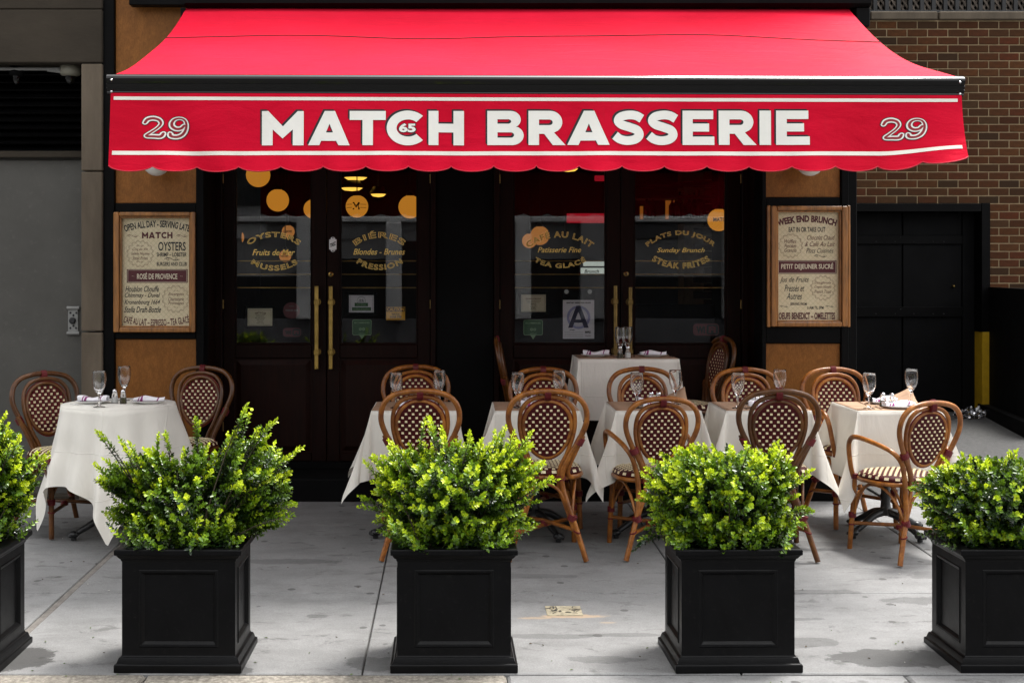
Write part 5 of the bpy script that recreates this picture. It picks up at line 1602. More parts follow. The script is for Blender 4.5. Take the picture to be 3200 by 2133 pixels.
bush('wide loose bush in the planter left of centre, sprawling to both sides', 1,
     [(440, 1150, 165, 85), (575, 1075, 95, 95), (345, 1085, 65, 60), (620, 1130, 60, 75), (270, 1100, 45, 40), (455, 1060, 70, 45), (300, 1175, 60, 45), (450, 1205, 175, 45), (600, 1190, 60, 45)],
     [(573, 938, 3), (640, 965, 2), (600, 985, 3), (692, 1035, 3), (236, 990, 2), (222, 1055, 2), (300, 1005, 3), (372, 1000, 3), (455, 965, 3), (675, 1170, 3), (232, 1115, 2), (415, 1235, 2), (640, 1205, 3), (545, 980, 3)], 1150, 11, .85)
bush('dense bright bush before the leftmost square table with tall sprigs', 2,
     [(1045, 1135, 200, 108), (1045, 1090, 190, 85), (1160, 1080, 75, 70), (930, 1090, 70, 70), (1045, 1200, 195, 52)],
     [(983, 962, 5), (1022, 985, 3), (1078, 998, 3), (1160, 985, 2), (1145, 1000, 3), (1182, 1008, 3), (1222, 990, 2), (1228, 1015, 4), (856, 1045, 3), (845, 1075, 2), (1265, 1090, 3), (832, 1150, 3), (895, 1010, 3), (1250, 1070, 3), (1115, 1010, 3)], 1650, 23, .97)
bush('rounded bright bush in the planter right of the small cover', 3,
     [(1650, 1140, 188, 112), (1640, 1090, 170, 75), (1780, 1100, 60, 70), (1655, 1200, 180, 54)],
     [(1780, 1015, 4), (1795, 1040, 3), (1470, 1085, 3), (1600, 1025, 3), (1700, 1020, 3), (1850, 1085, 2), (1840, 1160, 3), (1462, 1258, 2), (1530, 1045, 3)], 1500, 37, .94)
bush('dark rounded bush at the right edge of the picture', 4,
     [(2300, 1150, 205, 105), (2310, 1100, 185, 60), (2180, 1140, 80, 80), (2300, 1215, 180, 45)],
     [(2106, 1120, 3), (2170, 1065, 3), (2220, 1050, 3), (2280, 1048, 3), (2100, 1160, 2), (2330, 1040, 3)], 1350, 41, .66, .0145)
bush('bush at the left edge of the picture, mostly cut off', 0,
     [(-70, 1100, 150, 120), (-60, 1030, 110, 90), (20, 1080, 60, 70), (30, 1130, 60, 60)],
     [(5, 945, 2), (12, 975, 2), (25, 1000, 3), (95, 1045, 3), (55, 1005, 3), (92, 1060, 3), (40, 1030, 3)], 1100, 53, .75)

# fallen leaves and specks of litter on the paving round the planters
mb = MB(); rl = random.Random(77)
for k in range(150):
    if k < 90:
        c0 = rl.choice(pcen); x = PX(c0, 5.118) + rl.gauss(0, .34); y = PY + rl.gauss(.02, .28)
        if abs(x - PX(c0, 5.118)) < .27 and abs(y - PY) < .22: continue
        m_ = rl.choice((0, 0, 1))
    else:
        x = rl.uniform(-2.6, 3.0); y = rl.uniform(5.15, 8.2); m_ = rl.choice((1, 2))
    if y < 5.0: continue
    l = rl.uniform(.005, .010) if m_ < 2 else rl.uniform(.003, .007); a = rl.uniform(0, 6.28); w = l * .5
    z = gz(y) + .0035
    v = [(x + cos(a) * p - sin(a) * q_, y + sin(a) * p + cos(a) * q_, z + h) for p, q_, h in ((-l, 0, 0), (0, w, .003), (l, 0, .001), (0, -w, .002), (0, 0, -.001))]
    mb.add(v, [(0, 4, 1), (1, 4, 2), (2, 4, 3), (3, 4, 0)], m_)
o = mb.build('fallen_leaves', [mat('dropped_leaf', (.07, .11, .02), .6), mat('dry_leaf', (.07, .045, .022), .8), mat('pale_litter', (.5, .48, .44), .8)])
tag(o, 'tiny fallen leaves and pale litter specks scattered over the grey paving', 'fallen leaves', kind='stuff')
# =================================================================== CHAIRS
def yb(z): return -.205 - max(0, z - .42) * .19 if z >= .42 else -.205 - (.42 - z) * .16
def sym(pts):                                              # right half (x > 0, bottom to top) mirrored to a full hoop
    return [(-x, y, z) for x, y, z in pts] + [(x, y, z) for x, y, z in pts[::-1] if abs(x) > 1e-6]
OUT = [(.078, .42), (.088, .475), (.118, .545), (.170, .64), (.205, .735), (.196, .815), (.150, .868), (.075, .891), (0, .896)]
INN = [(.062, .42), (.074, .49), (.104, .555), (.134, .645), (.146, .72), (.136, .795), (.098, .843), (.045, .862), (0, .866)]
def wrap0(mb, p, axis, ra, rb, side, length, n=5):
    ax = Vector(axis).normalized(); s = Vector(side); s = (s - ax * s.dot(ax)).normalized(); b = ax.cross(s)
    prof = []
    for i in range(n):
        for t, k in ((.08, .90), (.3, 1.0), (.7, 1.0), (.92, .90)): prof.append(((i + t) / n - .5, k))
    N = 12; v = []
    for h, k in prof:
        for j in range(N):
            a = 2 * pi * j / N; v.append(Vector(p) + ax * h * length + s * cos(a) * ra * k + b * sin(a) * rb * k)
    fs = [(i * N + j, i * N + (j + 1) % N, (i + 1) * N + (j + 1) % N, (i + 1) * N + j) for i in range(len(prof) - 1) for j in range(N)]
    mb.add(v, fs, 0, True); mb.add(v[:N], [tuple(range(N))[::-1]]); mb.add(v[-N:], [tuple(range(N))])

def chair_parts(arms, cane):
    parts = []
    def P(name, mb, mats): parts.append((name, mb.mesh(name, mats)))
    mb = MB(); mb.tube(spline(sym([(x, yb(z) - .004, z) for x, z in OUT]), 7), .0150, 10); P('back_hoop', mb, cane)
    mb = MB(); mb.tube(spline(sym([(x, yb(z) + .012, z) for x, z in INN]), 7), .0118, 9); P('inner_hoop', mb, cane)
    EG = lambda a, s: ((.1245 * s) * sin(a) * (1 + .15 * cos(a)), .690 + (.150 * s) * cos(a))
    pts = []
    for i in range(36):
        x, z = EG(2 * pi * i / 36, 1.0); pts.append((x, yb(z) + .010, z))
    mb = MB(); mb.tube(pts, .0115, 8, closed=True); P('weave_ring', mb, cane)
    mb = MB()
    pts = []
    for i in range(36):
        x, z = EG(2 * pi * i / 36, 1.085); pts.append((x, yb(z) + .010, z))
    mb.tube(pts, .0042, 6, closed=True)
    P('inner_binding', mb, M['binding'])
    # bindings
    def wrap(mb_, *a): 
        q = MB(); wrap0(q, *a); P('binding', q, M['binding'])
    p = (0, yb(.88) - .002, .881); wrap(mb, p, (1, 0, 0), .036, .021, (0, 0, 1), .034, 6)
    for s in (-1, 1):
        if not arms: wrap(mb, (s * .172, yb(.63) - .001, .628), (s * .5, -.12, 1), .024, .020, (1, 0, 0), .042, 6)
        else: wrap(mb, (s * .150, yb(.60) - .006, .602), (s * .5, -.12, 1), .026, .020, (1, 0, 0), .036, 5)
        wrap(mb, (s * .072, yb(.425) + .002, .428), (0, 0, 1), .030, .022, (1, 0, 0), .026, 3)
        wrap(mb, (s * .134, -.236, .222), (s * .38, -.16, 1), .026, .022, (1, 0, 0), .034, 5)
        wrap(mb, (s * .158, -.247, .150), (s * .38, -.16, 1), .021, .020, (1, 0, 0), .010, 1)
        wrap(mb, (s * .177, .178, .205), (0, .05, 1), .023, .022, (1, 0, 0), .034, 5)
        wrap(mb, (s * .179, .182, .148), (0, .05, 1), .020, .020, (1, 0, 0), .010, 1)
        wrap(mb, (s * .170, .165, .432), (0, 0, 1), .022, .022, (1, 0, 0), .03, 4)
    wrap(mb, (0, -.02, .155), (0, 0, 1), .022, .022, (1, 0, 0), .030, 3)
    for s in (-1, 1):
        if arms:
            leg = [(s * .204, -.272, 0), (s * .152, -.243, .17), (s * .125, -.228, .27), (s * .118, -.213, .38), (s * .128, -.218, .47), (s * .158, -.228, .56), (s * .19, -.19, .618), (s * .212, -.06, .655), (s * .224, .075, .672), (s * .222, .135, .655), (s * .212, .165, .60), (s * .195, .172, .50), (s * .178, .170, .43)]
            mb = MB(); pt = spline(leg[:5], 6); mb.tube(pt, .0150, 10); P('leg', mb, cane)
            mb = MB(); pt = spline(leg[4:], 6); mb.tube(pt, .0142, 10); P('armrest', mb, cane)
            mb = MB(); pt = spline([(s * .155, -.252, .165), (s * .110, -.222, .28), (s * .078, -.206, .38), (s * .078, -.205, .42)], 6); mb.tube(pt, .011, 8); P('leg_brace', mb, cane)
        else:
            leg = [(s * .204, -.272, 0), (s * .152, -.243, .17), (s * .118, -.228, .27), (s * .088, -.213, .36), (s * .078, -.209, .42)]
            mb = MB(); mb.tube(spline(leg, 6), .0150, 10); P('leg', mb, cane)
            kn = [(s * .190, yb(.655) + .012, .656), (s * .152, yb(.57) + .012, .572), (s * .122, yb(.50) + .014, .50), (s * .112, -.195, .455), (s * .128, -.170, .428), (s * .168, -.12, .424), (s * .196, -.04, .426)]
            mb = MB(); mb.tube(spline(kn, 6), .0135, 10); P('side_cane', mb, cane)
            mb = MB(); pt = spline([(s * .138, -.240, .168), (s * .096, -.214, .29), (s * .068, -.196, .37), (s * .062, -.194, .42)], 6); mb.tube(pt, .0105, 8); P('leg_brace', mb, cane)
        mb = MB(); mb.tube(spline([(s * .184, .195, 0), (s * .178, .181, .18), (s * .172, .168, .34), (s * .170, .165, .425)], 5), .0148, 10); P('leg', mb, cane)
        mb = MB(); mb.tube(spline([(s * .132, -.228, .225), (s * .146, -.165, .330), (s * .160, -.09, .392), (s * .166, -.01, .405), (s * .170, .07, .385), (s * .173, .135, .315), (s * .175, .160, .215)], 6), .0088, 7); P('arch_brace', mb, cane)
        # stretchers cross under the seat
    for s in (-1, 1):
        mb = MB(); mb.tube([(s * .156, -.243, .150 + .006 * s), (0, -.02, .155 + .012 * s), (-s * .176, .180, .150 + .006 * s)], .0108, 8); P('stretcher', mb, cane)
    for y, zt_, hw in ((-.222, .395, .118), (.172, .392, .165)):
        mb = MB(); mb.tube(spline([(-hw * 1.05, y - .006, .225), (-hw * .70, y, .335), (-hw * .35, y, zt_ - .012), (0, y, zt_), (hw * .35, y, zt_ - .012), (hw * .70, y, .335), (hw * 1.05, y - .006, .225)], 6), .0088, 7); P('arch_brace', mb, cane)
    # seat
    def sp(a, r):
        c_, s_ = cos(a), sin(a)
        n = 2.7
        k = (abs(c_) ** n + abs(s_) ** n) ** (-1 / n)
        return c_ * k * r * .198, s_ * k * r * .190
    def dome(r): return .442 + .030 * (1 - r ** 5) if r <= 1 else .442
    mb = MB(); ring = [(*sp(2 * pi * i / 40, 1.0), .427) for i in range(40)]; mb.tube(ring, .0135, 8, closed=True); P('seat_rail', mb, cane)
    mb = MB()
    prof = [(1.0, .436), (1.02, .444), (1.02, .452), (.985, .462), (.92, .470), (.8, .475), (.5, .478), (.0, .479)]
    nn = 40
    v = [(*sp(2 * pi * i / nn, max(r, .001)), z) for r, z in prof for i in range(nn)]
    mb.add(v, [(j * nn + i, j * nn + (i + 1) % nn, (j + 1) * nn + (i + 1) % nn, (j + 1) * nn + i) for j in range(len(prof) - 1) for i in range(nn)], 0, True)
    cell = .0215
    def seat_z(x, y):
        rr = max(1e-6, ((abs(x) / .198) ** 2.7 + (abs(y) / .190) ** 2.7) ** (1 / 2.7))
        if rr > 1.02: return None
        pr = prof
        for (r0, z0), (r1, z1) in zip(pr[3:], pr[4:]):
            if r1 <= rr <= r0: return z1 + (z0 - z1) * (rr - r1) / (r0 - r1)
        return None
    for i in range(-10, 11):
        for j in range(-9, 10):
            if (i + j) % 2: continue
            cx, cy_ = i * cell * .92, j * cell
            w, h = cell * .40, cell * .30
            zs = [seat_z(cx + a * w, cy_ + b * h) for a, b in ((-1, -1), (1, -1), (1, 1), (-1, 1))]
            if any(z is None for z in zs): continue
            q = [(cx + a * w, cy_ + b * h, z) for (a, b), z in zip(((-1, -1), (1, -1), (1, 1), (-1, 1)), zs)]
            u = [(cx + (a[0] - cx) * .75, cy_ + (a[1] - cy_) * .75, a[2] + .0034) for a in q]
            mb.add(q + u, [(4, 5, 6, 7), (0, 1, 5, 4), (1, 2, 6, 5), (2, 3, 7, 6), (3, 0, 4, 7)], 1)
    for k in range(44):                                    # cream blocks round the rim of the seat
        if k % 2: continue
        for (r0, z0, r1, z1, off) in ((1.018, .450, .985, .4625, 0), ):
            a0, a1 = 2 * pi * (k + .0) / 44, 2 * pi * (k + .85) / 44
            q = [(*sp(a0, r0 + .012), z0), (*sp(a1, r0 + .012), z0), (*sp(a1, r1 + .012), z1 + .002), (*sp(a0, r1 + .012), z1 + .002)]
            mb.add(q, [(0, 1, 2, 3)], 1)
    P('seat', mb, [M['weave_red'], M['weave_cream']])
    # woven back panel
    mb = MB()
    def bowed(x, z): return yb(z) + .010 - .010 * (1 - (x / .125) ** 2)
    fr = 28
    rings = [1.0, .72, .4, .001]
    for side in (-1, 1):
        v = []
        for r in rings:
            for i in range(fr):
                x, z = EG(2 * pi * i / fr, r * .97); v.append((x, bowed(x, z) + side * .0035, z))
        mb.add(v, [(j * fr + i, j * fr + (i + 1) % fr, (j + 1) * fr + (i + 1) % fr, (j + 1) * fr + i) for j in range(len(rings) - 1) for i in range(fr)], 0, True)
    cw, chh = .0186, .0205
    for i in range(-7, 8):
        for j in range(-8, 9):
            if (i + j) % 2: continue
            x, z = i * cw, .690 + j * chh
            zz = (z - .690) / .150; xx = x / (.1245 * (1 + .15 * zz))
            if xx * xx + zz * zz > .835: continue
            for side, w, h in ((-1, .0066, .0058), (1, .0080, .0066)):
                y = bowed(x, z) + side * .0035; yo = y + side * .0032
                q = [(x - w, y, z - h), (x + w, y, z - h), (x + w, y, z + h), (x - w, y, z + h)]
                u = [(x + (a[0] - x) * .8, yo, z + (a[2] - z) * .8) for a in q]
                mb.add(q + u, [(4, 5, 6, 7), (0, 1, 5, 4), (1, 2, 6, 5), (2, 3, 7, 6), (3, 0, 4, 7)], 1)
            if abs(zz) < .8:                               # upright strands on the sitter's side
                for dx in (-.0040, .0040):
                    y = bowed(x, z) + .0035
                    mb.add([(x + dx - .0028, y + .001, z + .0085), (x + dx + .0028, y + .001, z + .0085), (x + dx + .0028, y + .001, z + chh * 2 - .0085), (x + dx - .0028, y + .001, z + chh * 2 - .0085), (x + dx, y + .0032, z + .0105), (x + dx, y + .0032, z + chh * 2 - .0105)], [(0, 1, 4), (1, 2, 5, 4), (2, 3, 5), (3, 0, 4, 5)], 2)
    P('backrest', mb, [M['weave_red'], M['weave_cream'], M['binding']])
    mb = MB(); mb.lathe([(.010, 0), (.010, .002), (1e-6, .0026)], 14, (0, -.204, .427), axis=(0, -1, 0), sx=1.4); P('maker_plate', mb, M['brass_dark'])
    return parts
CP = {(a, d): chair_parts(a, M['cane_dark'] if d else M['cane']) for a in (False, True) for d in (False, True)}
for pl_ in CP.values():
    for n_, me in pl_:
        bm = bmesh.new(); bm.from_mesh(me); bmesh.ops.recalc_face_normals(bm, faces=bm.faces); bm.to_mesh(me); bm.free()
def chair(label, x, y, rz, group, arms=False, dark=False, z=None, sc=1.02):
    t = thing('bistro_chair', label, 'chair', (x, y, gz(y) if z is None else z), radians(rz), group)
    t.scale = (sc, sc, sc)
    for n_, me in CP[arms, dark]:
        o = bpy.data.objects.new(n_, me); C.objects.link(o); o.parent = t
    return t
GA, GB_, GC = 'rattan chairs in the front row with their backs to the street', 'rattan chairs in the row facing the street', 'rattan chairs around the outer tables'
chair('armless rattan chair seen from behind at the leftmost square table', -.175, 7.16, 0, GA)
chair('armless rattan chair seen from behind at the second square table from the left', .508, 7.15, 0, GA)
chair('rattan armchair seen from behind at the middle square table, its left arm showing', 1.095, 7.17, 7, GA, True, sc=.97)
chair('dark armless rattan chair seen from behind at the fourth square table', 1.765, 7.15, -4, GA, False, True)
chair('rattan armchair seen from behind and turned left at the rightmost square table', 2.455, 7.08, 20, GA, True, sc=.955)
chair('rattan chair facing the street behind the leftmost square table', -.235, 8.02, 181, GB_)
chair('rattan chair facing the street behind the second square table', .575, 7.86, 180, GB_)
chair('rattan chair facing the street behind the middle square table, before the step table', 1.195, 7.88, 178, GB_)
chair('rattan chair facing the street behind the fourth square table, before the right wooden panel', 1.855, 7.84, 180, GB_)
chair('rattan armchair facing the street behind the rightmost square table', 2.45, 7.86, 186, GB_, True)
chair('dark rattan chair turned to the right at the far left, by the grey metal door', -2.31, 7.66, -137, GC, False, True)
chair('dark rattan chair turned to the left on the right of the round table', -1.68, 7.96, 166, GC, False, True)
chair('dark rattan chair in the shade on the left of the table on the door step', .60, 8.74, -93, GC, False, True, FL)
chair('dark rattan chair seen side on, right of the table on the door step', 1.56, 8.72, 102, GC, False, True, FL)

# =================================================================== TABLES
def iron_base(t, h, s=1.0):
    mb = MB(); mb.lathe([(.055, .115), (.05, .13), (.030, .15), (.026, .2), (.034, .22), (.026, .24), (.024, h * .55), (.034, h * .57), (.036, h * .60), (.024, h * .62), (.024, h - .06), (.04, h - .05), (.06, h - .03)], 18); mb.build('column', M['iron'], t, local=True)
    for k in range(4):
        a = radians(28 + 90 * k)
        d = Vector((cos(a), sin(a), 0))
        mb = MB(); L = .27 * s
        pts = [d * .02 + Vector((0, 0, .13)), d * L * .35 + Vector((0, 0, .115)), d * L * .65 + Vector((0, 0, .072)), d * L * .88 + Vector((0, 0, .040))]
        sp_ = spline(pts, 5); mb.tube(sp_, [.024 - .008 * i / len(sp_) for i in range(len(sp_))], 8)
        c = d * L * .95 + Vector((0, 0, .026)); sd = Vector((-d.y, d.x, 0))
        mb.lathe([(1e-6, -.012), (.026, -.006), (.032, .008), (.024, .022), (1e-6, .028)], 12, c)
        for q in (-1, 0, 1): mb.sphere(c + d * .024 + sd * .016 * q + Vector((0, 0, .002)), .011, 0, 8)
        mb.lathe([(.016, 0), (.016, .016)], 10, c - Vector((0, 0, .026)))
        mb.build('foot', M['iron'], t, local=True)
TOPM = mat('table_top_laminate', (.03, .022, .018), .4, var=.2)
def drape(name_label, cx, cy, zt, hx, hy, S, seed, group, rnd=False, rot=0.0, half=0.0, flare=1.0, base=None):
    rg = random.Random(seed)
    smp = []                                               # (edge point, out direction, drop, lateral weight, corner blend)
    if rnd:
        N = 240
        for i in range(N):
            a = 2 * pi * i / N
            n = Vector((cos(a), sin(a), 0)); b = a - rot
            L = half / max(abs(cos(b)), abs(sin(b))) - hx
            cc = abs(sin(2 * b)) ** 2
            ph = 3 * sin(a * 2 + seed)
            fo = sin(a * 11 + ph) * .5 + sin(a * 7 + 1.7 * seed) * .3
            smp.append((n * hx, n, L, fo, cc, 0.0, Vector((-n.y, n.x, 0))))
    else:
        cs = [(1, 1), (-1, 1), (-1, -1), (1, -1)]
        K = 30
        for ci, (sx, sy) in enumerate(cs):
            n0 = Vector((sx, 0, 0)) if ci % 2 == 0 else Vector((0, sy, 0))
            n1 = Vector((0, sy, 0)) if ci % 2 == 0 else Vector((sx, 0, 0))
            corner = Vector((sx * hx, sy * hy, 0))
            diag = Vector((sx, sy, 0)).normalized(); lat = Vector((-diag.y, diag.x, 0))
            for i in range(K + 1):
                be = pi / 2 * i / K
                n = (n0 * cos(be) + n1 * sin(be)).normalized()
                L = S / max(cos(be), sin(be))
                fin = sin(2 * be)
                smp.append((corner, n, L, 0, fin, (be - pi / 4) / (pi / 4), diag))
            nx_, ny_ = cs[(ci + 1) % 4]
            c2 = Vector((nx_ * hx, ny_ * hy, 0))
            M_ = 26
            ph = rg.uniform(0, 6)
            for i in range(1, M_):
                t = i / M_
                w = sin(pi * t)
                smp.append((corner.lerp(c2, t), n1, S, w * (sin(t * 9 + ph) * .6 + .4 * sin(t * 17 + ph * 2)), 0, None, (c2 - corner).normalized()))
    NV = 16
    rows = []
    n = len(smp)
    jig = [rg.uniform(.7, 1.25) for _ in range(4)]
    for j in range(NV + 1):
        v = j / NV
        row = []
        for i, (e, nn, L, fo, fin, latw, dg) in enumerate(smp):
            rho = v * L
            if rnd:
                o = rho * (.16 + .10 * fin) + fo * .075 * v ** 1.2 * (L / .5) + .010 * noise.noise((e.x * 5, e.y * 5, v * 3 + seed))
                o = max(o, .004 * v)
                p = e + nn * o + dg * (.02 * v * sin(i * .21 + seed))
            elif latw is None:
                o = rho * .05 * flare + fo * .020 * v + .010 * v * noise.noise((e.x * 7 + seed, e.y * 7, v * 2))
                o = max(o, .003 * v)
                p = e + nn * o
            else:
                q = int(i / (n / 4)) % 4
                out = rho * .40 * fin ** 1.0 * flare * jig[q] + rho * .05 * (1 - fin) * flare
                curl = .055 * v * v * sin(latw * pi * 1.2 + seed + q) * fin
                side = Vector((-dg.y, dg.x, 0))
                p = e + dg * out * fin + nn * out * (1 - fin) + side * (curl + .05 * latw * fin * rho)
                o = out
            z = -sqrt(max(rho * rho - o * o * .9, 0))
            soft = min(1, v * 10)
            p = Vector((p.x, p.y, z + (.004 * (1 - soft))))
            row.append(p)
        rows.append(row)
    mb = MB()
    for row in rows:
        for p in row: mb.v.append((cx + p.x, cy + p.y, zt + p.z))
    for j in range(NV):
        for i in range(n):
            k = (i + 1) % n
            mb.f.append((j * n + i, j * n + k, (j + 1) * n + k, (j + 1) * n + i)); mb.m.append(0); mb.sm.append(True)
    b = len(mb.v); mb.v.append((cx, cy, zt + .005))
    for i in range(n): mb.f.append((b, (i + 1) % n, i)); mb.m.append(0); mb.sm.append(True)
    # rim shifted: keep the hem above the ground
    for i, p in enumerate(mb.v):
        mn = (gz(p[1]) if base is None else base) + .03
        if p[2] < mn: mb.v[i] = (p[0], p[1], mn)
    me = mb.mesh('tablecloth', M['cloth'], Vector((cx, cy, zt)))
    bm = bmesh.new(); bm.from_mesh(me); bmesh.ops.remove_doubles(bm, verts=bm.verts, dist=.0004); bmesh.ops.recalc_face_normals(bm, faces=bm.faces); bm.to_mesh(me); bm.free()
    o = bpy.data.objects.new('tablecloth', me); o.location = (cx, cy, zt); C.objects.link(o)
    return tag(o, name_label, 'tablecloth', group)
NT = ['round table at the far left', 'leftmost square table', 'second square table from the left', 'middle square table', 'fourth square table from the left', 'rightmost square table', 'table on the door step']
TB = [(-1.955, 7.50, .325, .325), (-.222, 7.55, .243, .25), (.482, 7.55, .243, .25), (1.172, 7.55, .243, .25), (1.800, 7.55, .243, .25), (2.548, 7.55, .243, .25), (1.165, 8.70, .335, .215)]
TZ = []
for i, (cx, cy, hx, hy) in enumerate(TB):
    b = gz(cy) if i < 6 else FL
    h = .742 if 0 < i < 6 else (.765 if i == 0 else .785)
    TZ.append(b + h + .004)
    t = thing('cafe_table', ('iron legged round cafe table under the far left cloth' if i == 0 else 'iron legged cafe table under the cloth of the ' + NT[i]), 'table', (cx, cy, b), 0, 'cafe tables under cloths')
    iron_base(t, h - .02, 1.0 if i < 6 else .72)
    mb = MB()
    if i == 0: mb.lathe([(hx - .006, h - .03), (hx - .004, h - .026), (hx - .004, h - .002), (hx - .008, h), (1e-6, h)], 40)
    else: mb.box(-hx + .004, hx - .004, -hy + .004, hy - .004, h - .03, h, 0, .004)
    mb.build('table_top', TOPM, t, local=True)
    if i == 0: drape('cream cloth hanging in long points from the round table at the far left', cx, cy, TZ[i], hx, hy, .3, 3, 'cream tablecloths', True, radians(45 + 10), .76)
    else: drape('cream cloth with hanging corners on the ' + NT[i], cx, cy, TZ[i], hx, hy, (.36, .38, .37, .38, .36, .41, .36)[i] if i < 6 else .40, 20 + i * 7, 'cream tablecloths', flare=(1.0 if i != 6 else .35), base=(FL if i == 6 else None))

# =================================================================== TABLEWARE
KS = ['far left round table', 'leftmost square table', 'second square table', 'middle square table', 'fourth square table', 'rightmost square table', 'door step table']
def shared(name, mb, mats):
    me = mb.mesh(name, mats)
    bm = bmesh.new(); bm.from_mesh(me); bmesh.ops.recalc_face_normals(bm, faces=bm.faces); bm.to_mesh(me); bm.free()
    return me
def put(me, name, parent=None):
    o = bpy.data.objects.new(name, me); C.objects.link(o)
    if parent is not None: o.parent = parent
    return o
g_out = [(.034, 0), (.0345, .0015), (.030, .003), (.012, .008), (.0058, .016), (.0048, .03), (.0052, .055), (.0075, .072), (.016, .083), (.026, .098), (.0345, .120), (.0385, .145), (.0390, .165), (.0372, .190), (.0362, .203), (.0354, .2045)]
g_in = [(.0344, .203), (.0354, .190), (.0371, .165), (.0366, .146), (.0327, .122), (.0245, .101), (.014, .088), (1e-6, .084)]
mb = MB(); mb.lathe([(1e-6, .001)] + g_out + g_in, 28); G_ME = shared('wine_glass', mb, M['stemware'])
def glass(label, x, y, z):
    o = put(G_ME, 'wine_glass'); o.location = (x, y, z); tag(o, label, 'wine glass', 'empty wine glasses on the tables')
mb = MB(); n_ = 8
mb.lathe([(.019, 0), (.0205, .003), (.019, .03), (.0145, .058), (.0115, .062), (.0115, .068)], 10, smooth=False); SH_B = shared('glass_body', mb, M['stemware'])
def filling(mt):
    mb = MB(); mb.lathe([(.0165, .003), (.0168, .006), (.0158, .034), (1e-6, .036)], 10); return shared('filling', mb, mt)
SH_S, SH_P = filling(M['salt']), filling(M['pepper'])
mb = MB(); mb.lathe([(.0125, .060), (.0135, .062), (.0135, .072), (.0115, .079), (.006, .0815), (1e-6, .082)], 16); SH_C = shared('cap', mb, M['chrome'])
def shaker(kind, label, x, y, z):
    t = thing('salt_shaker' if kind == 's' else 'pepper_shaker', label, 'shaker', (x, y, z), R.uniform(0, 1), 'salt and pepper shakers on the tables')
    put(SH_B, 'glass_body', t); put(SH_S if kind == 's' else SH_P, 'filling', t); put(SH_C, 'cap', t)
mb = MB(); mb.lathe([(1e-6, .002), (.055, .0), (.058, .002), (.060, .006), (.092, .0125), (.100, .0150), (.1005, .0165), (.098, .0168), (.060, .0095), (1e-6, .008)], 36); PL_ME = shared('plate', mb, M['porcelain'])
def napkin_mesh(seed):
    rg = random.Random(seed); mb = MB()
    n, mm = 26, 18
    ph = rg.uniform(0, 6)
    v = []
    for i in range(n + 1):
        u = i / n; x = (u - .5) * .175
        w = .028 + .006 * sin(u * 5 + ph) + (.008 if u < .15 else 0) - .006 * (u > .9)
        h = .013 + .004 * sin(u * 7 + ph * 2)
        for k in range(mm):
            a = 2 * pi * k / mm
            c_, s_ = cos(a), sin(a)
            rr = 1 + .10 * sin(3 * a + ph + u * 4) + .05 * sin(9 * a)
            v.append((x + .006 * s_ * sin(u * 9), w * rr * (abs(c_) ** .7) * (1 if c_ > 0 else -1), h + .95 * h * rr * (abs(s_) ** .8) * (1 if s_ > 0 else -1)))
    for i in range(n):
        m = 1 if i in (4, 6, 7, 20) else 0
        for k in range(mm):
            mb.f.append((i * mm + k, i * mm + (k + 1) % mm, (i + 1) * mm + (k + 1) % mm, (i + 1) * mm + k)); mb.m.append(m); mb.sm.append(True)
    mb.v = v
    mb.add(v[:mm], [tuple(range(mm))[::-1]]); mb.add(v[-mm:], [tuple(range(mm))])
    return shared('napkin', mb, [M['napkin'], M['napkin_stripe']])
NP = [napkin_mesh(s) for s in (1, 2, 3, 4)]
mb = MB(); mb.tube([(0, -.10, .003), (0, -.02, .004), (0, .0, .003)], [.0045, .0035, .003], 6, flat=1.4); mb.tube([(0, 0, .003), (0, .09, .002), (.001, .115, .002)], [.003, .0075, .002], 6, flat=1.0)
for k in range(len(mb.v)): mb.v[k] = (mb.v[k][0], mb.v[k][1], max(0.0005, .003 + (mb.v[k][2] - .003) * .35))
KN = shared('knife', mb, M['chrome'])
mb = MB(); mb.tube([(0, -.09, .003), (0, 0, .004), (0, .035, .003)], [.0045, .003, .004], 6, flat=1.4)
mb.tube([(0, .035, .003), (0, .055, .002)], [.004, .0095], 6)
for q in (-1, 0, 1): mb.tube([(q * .0065, .052, .003), (q * .0068, .098, .005)], [.0024, .0014], 5)
for k in range(len(mb.v)): mb.v[k] = (mb.v[k][0], mb.v[k][1], max(0.0005, .003 + (mb.v[k][2] - .003) * .45))
FK = shared('fork', mb, M['chrome'])
def mat_sheet(label, cx, cy, z, w, d, curl=None):
    mb = MB()
    def f(u, v):
        x, y = (u - .5) * w, (v - .5) * d
        dz = 0
        if curl:
            q = max(0, (u if curl[0] > 0 else 1 - u) + (v if curl[1] > 0 else 1 - v) - 1.35); dz = .22 * q * q
        return (cx + x, cy + y, z + dz)
    mb.grid(f, 14, 10)
    o = mb.mesh('placemat', M['kraft'], Vector((cx, cy, z)))
    o = put(o, 'placemat'); o.location = (cx, cy, z)
    # thickness of the paper
    md = o.modifiers.new('thickness', 'SOLIDIFY'); md.thickness = .0008; md.offset = 1
    tag(o, label, 'placemat', 'brown paper placemats')
GP = [[(310, 7.28), (388, 7.66)], [(1237, 7.44), (1373, 7.62)], [(1617, 7.46), (1746, 7.62)], [(1990, 7.44), (2111, 7.64)], [(2306, 7.42), (2437, 7.66)], [(2716, 7.40), (2848, 7.70)], [(1939, 8.60), (1960, 8.68)]]
SP = [[(359, 7.50, 's'), (385, 7.47, 'p')], [(1288, 7.60, 's'), (1313, 7.58, 'p')], [(1668, 7.60, 's'), (1691, 7.60, 'p')], [(2035, 7.58, 's'), (2058, 7.56, 'p')], [(2354, 7.57, 's'), (2381, 7.57, 'p')], [(2759, 7.52, 'p'), (2787, 7.48, 's')], [(1938, 8.545, 'p'), (1962, 8.545, 's')]]
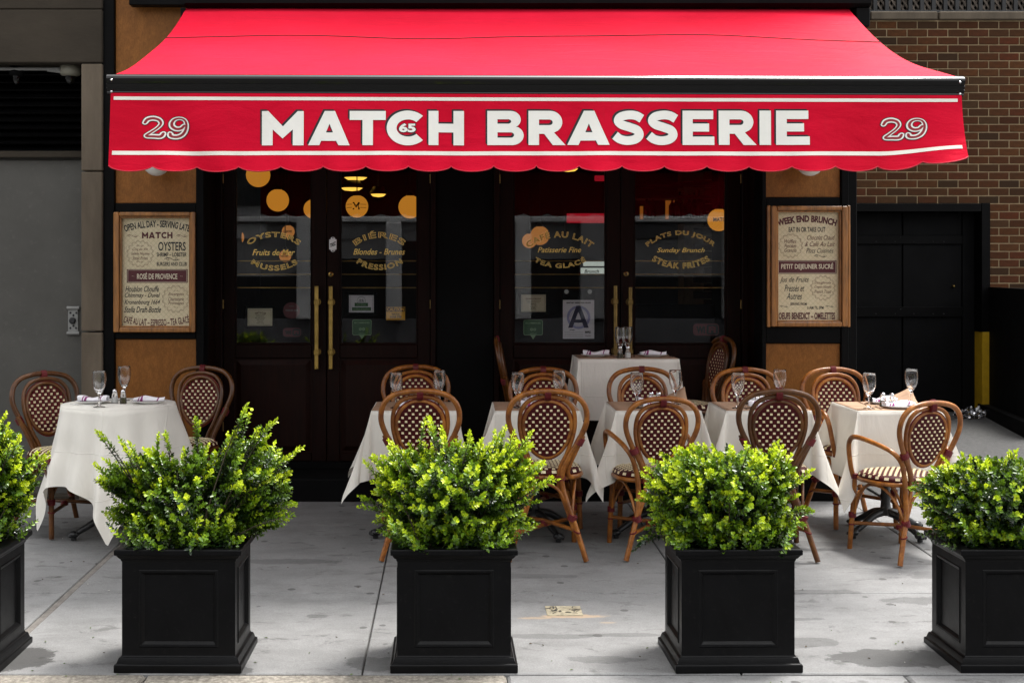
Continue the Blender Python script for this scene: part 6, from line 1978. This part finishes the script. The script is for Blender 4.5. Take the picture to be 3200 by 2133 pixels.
WH = ['left', 'right']
for i, (cx, cy, hx, hy) in enumerate(TB):
    z = TZ[i] + .0062
    if i == 0:
        dn = [(PX(292, 7.50), 7.50, 78, 'left'), (PX(464, 7.50), 7.50, -75, 'right')]
    elif i == 6:
        dn = [(PX(1861, 8.70), 8.70, 4, 'left'), (PX(2039, 8.70), 8.70, -4, 'right')]
    else:
        dn = [(cx + (.03 if i == 5 else .0), cy - .128, 0, 'street side'), (cx + .02, cy + .128, 180, 'wall side')]
    mats = []
    if i:
        if i == 6:
            mat_sheet('brown paper placemat on the left half of the door step table', cx - hx * .5, cy, TZ[i] + .0053, hx * .97, hy * 1.92)
            mat_sheet('brown paper placemat on the right half of the door step table', cx + hx * .5, cy, TZ[i] + .0053, hx * .97, hy * 1.92)
        else:
            mat_sheet('brown paper placemat on the street side of the ' + KS[i], cx, cy - hy * .50, TZ[i] + .0053, hx * 1.98, hy * .97)
            mat_sheet('brown paper placemat with a curled corner on the wall side of the ' + KS[i] if i in (3, 5) else 'brown paper placemat on the wall side of the ' + KS[i], cx, cy + hy * .50, TZ[i] + .0053, hx * 1.96, hy * .97, (1, 1) if i in (3, 5) else None)
    for k, (px, gy) in enumerate(GP[i]):
        lab = f'empty wine glass on the {KS[i]}, the {WH[k]} one of its pair'
        glass(lab, PX(px, gy), gy, z)
    for px, sy, kd in SP[i]:
        shaker(kd, f'glass {"salt" if kd == "s" else "pepper"} shaker with chrome cap on the {KS[i]}', PX(px, sy), sy, z)
    for k, (x, y, rz, nm) in enumerate(dn):
        s = .92 if 0 < i < 6 else 1.0
        where = f'{nm} of the {KS[i]}'
        o = put(PL_ME, 'plate'); o.location = (x, y, z); o.scale = (s, s, 1); tag(o, 'white plate under a napkin on the ' + where, 'plate', 'white plates on the tables')
        o = put(NP[(i * 2 + k) % 4], 'napkin'); o.location = (x + .004, y, z + .013); o.rotation_euler = (0, 0, radians(R.uniform(-14, 14) + (90 if i == 0 else 0) + (8 if k else -6)))
        if i == 0: o.rotation_euler = (0, 0, radians(-12 + 20 * k))
        tag(o, 'folded white napkin with purple stripes on the ' + where, 'napkin', 'striped napkins on the plates')
        ra_ = radians(rz)
        for me, nm2, off in ((FK, 'fork', -.125), (KN, 'knife', .125)):
            if 0 < i < 6: off *= .92
            o = put(me, nm2); o.location = (x + off * cos(ra_), y + off * sin(ra_), z + .0004); o.rotation_euler = (0, 0, ra_ + R.uniform(-.12, .12)); o.scale = (.8,) * 3 if 0 < i < 6 else (.9,) * 3
            tag(o, f'steel {nm2} beside the plate on the ' + where, nm2, 'cutlery on the tables')
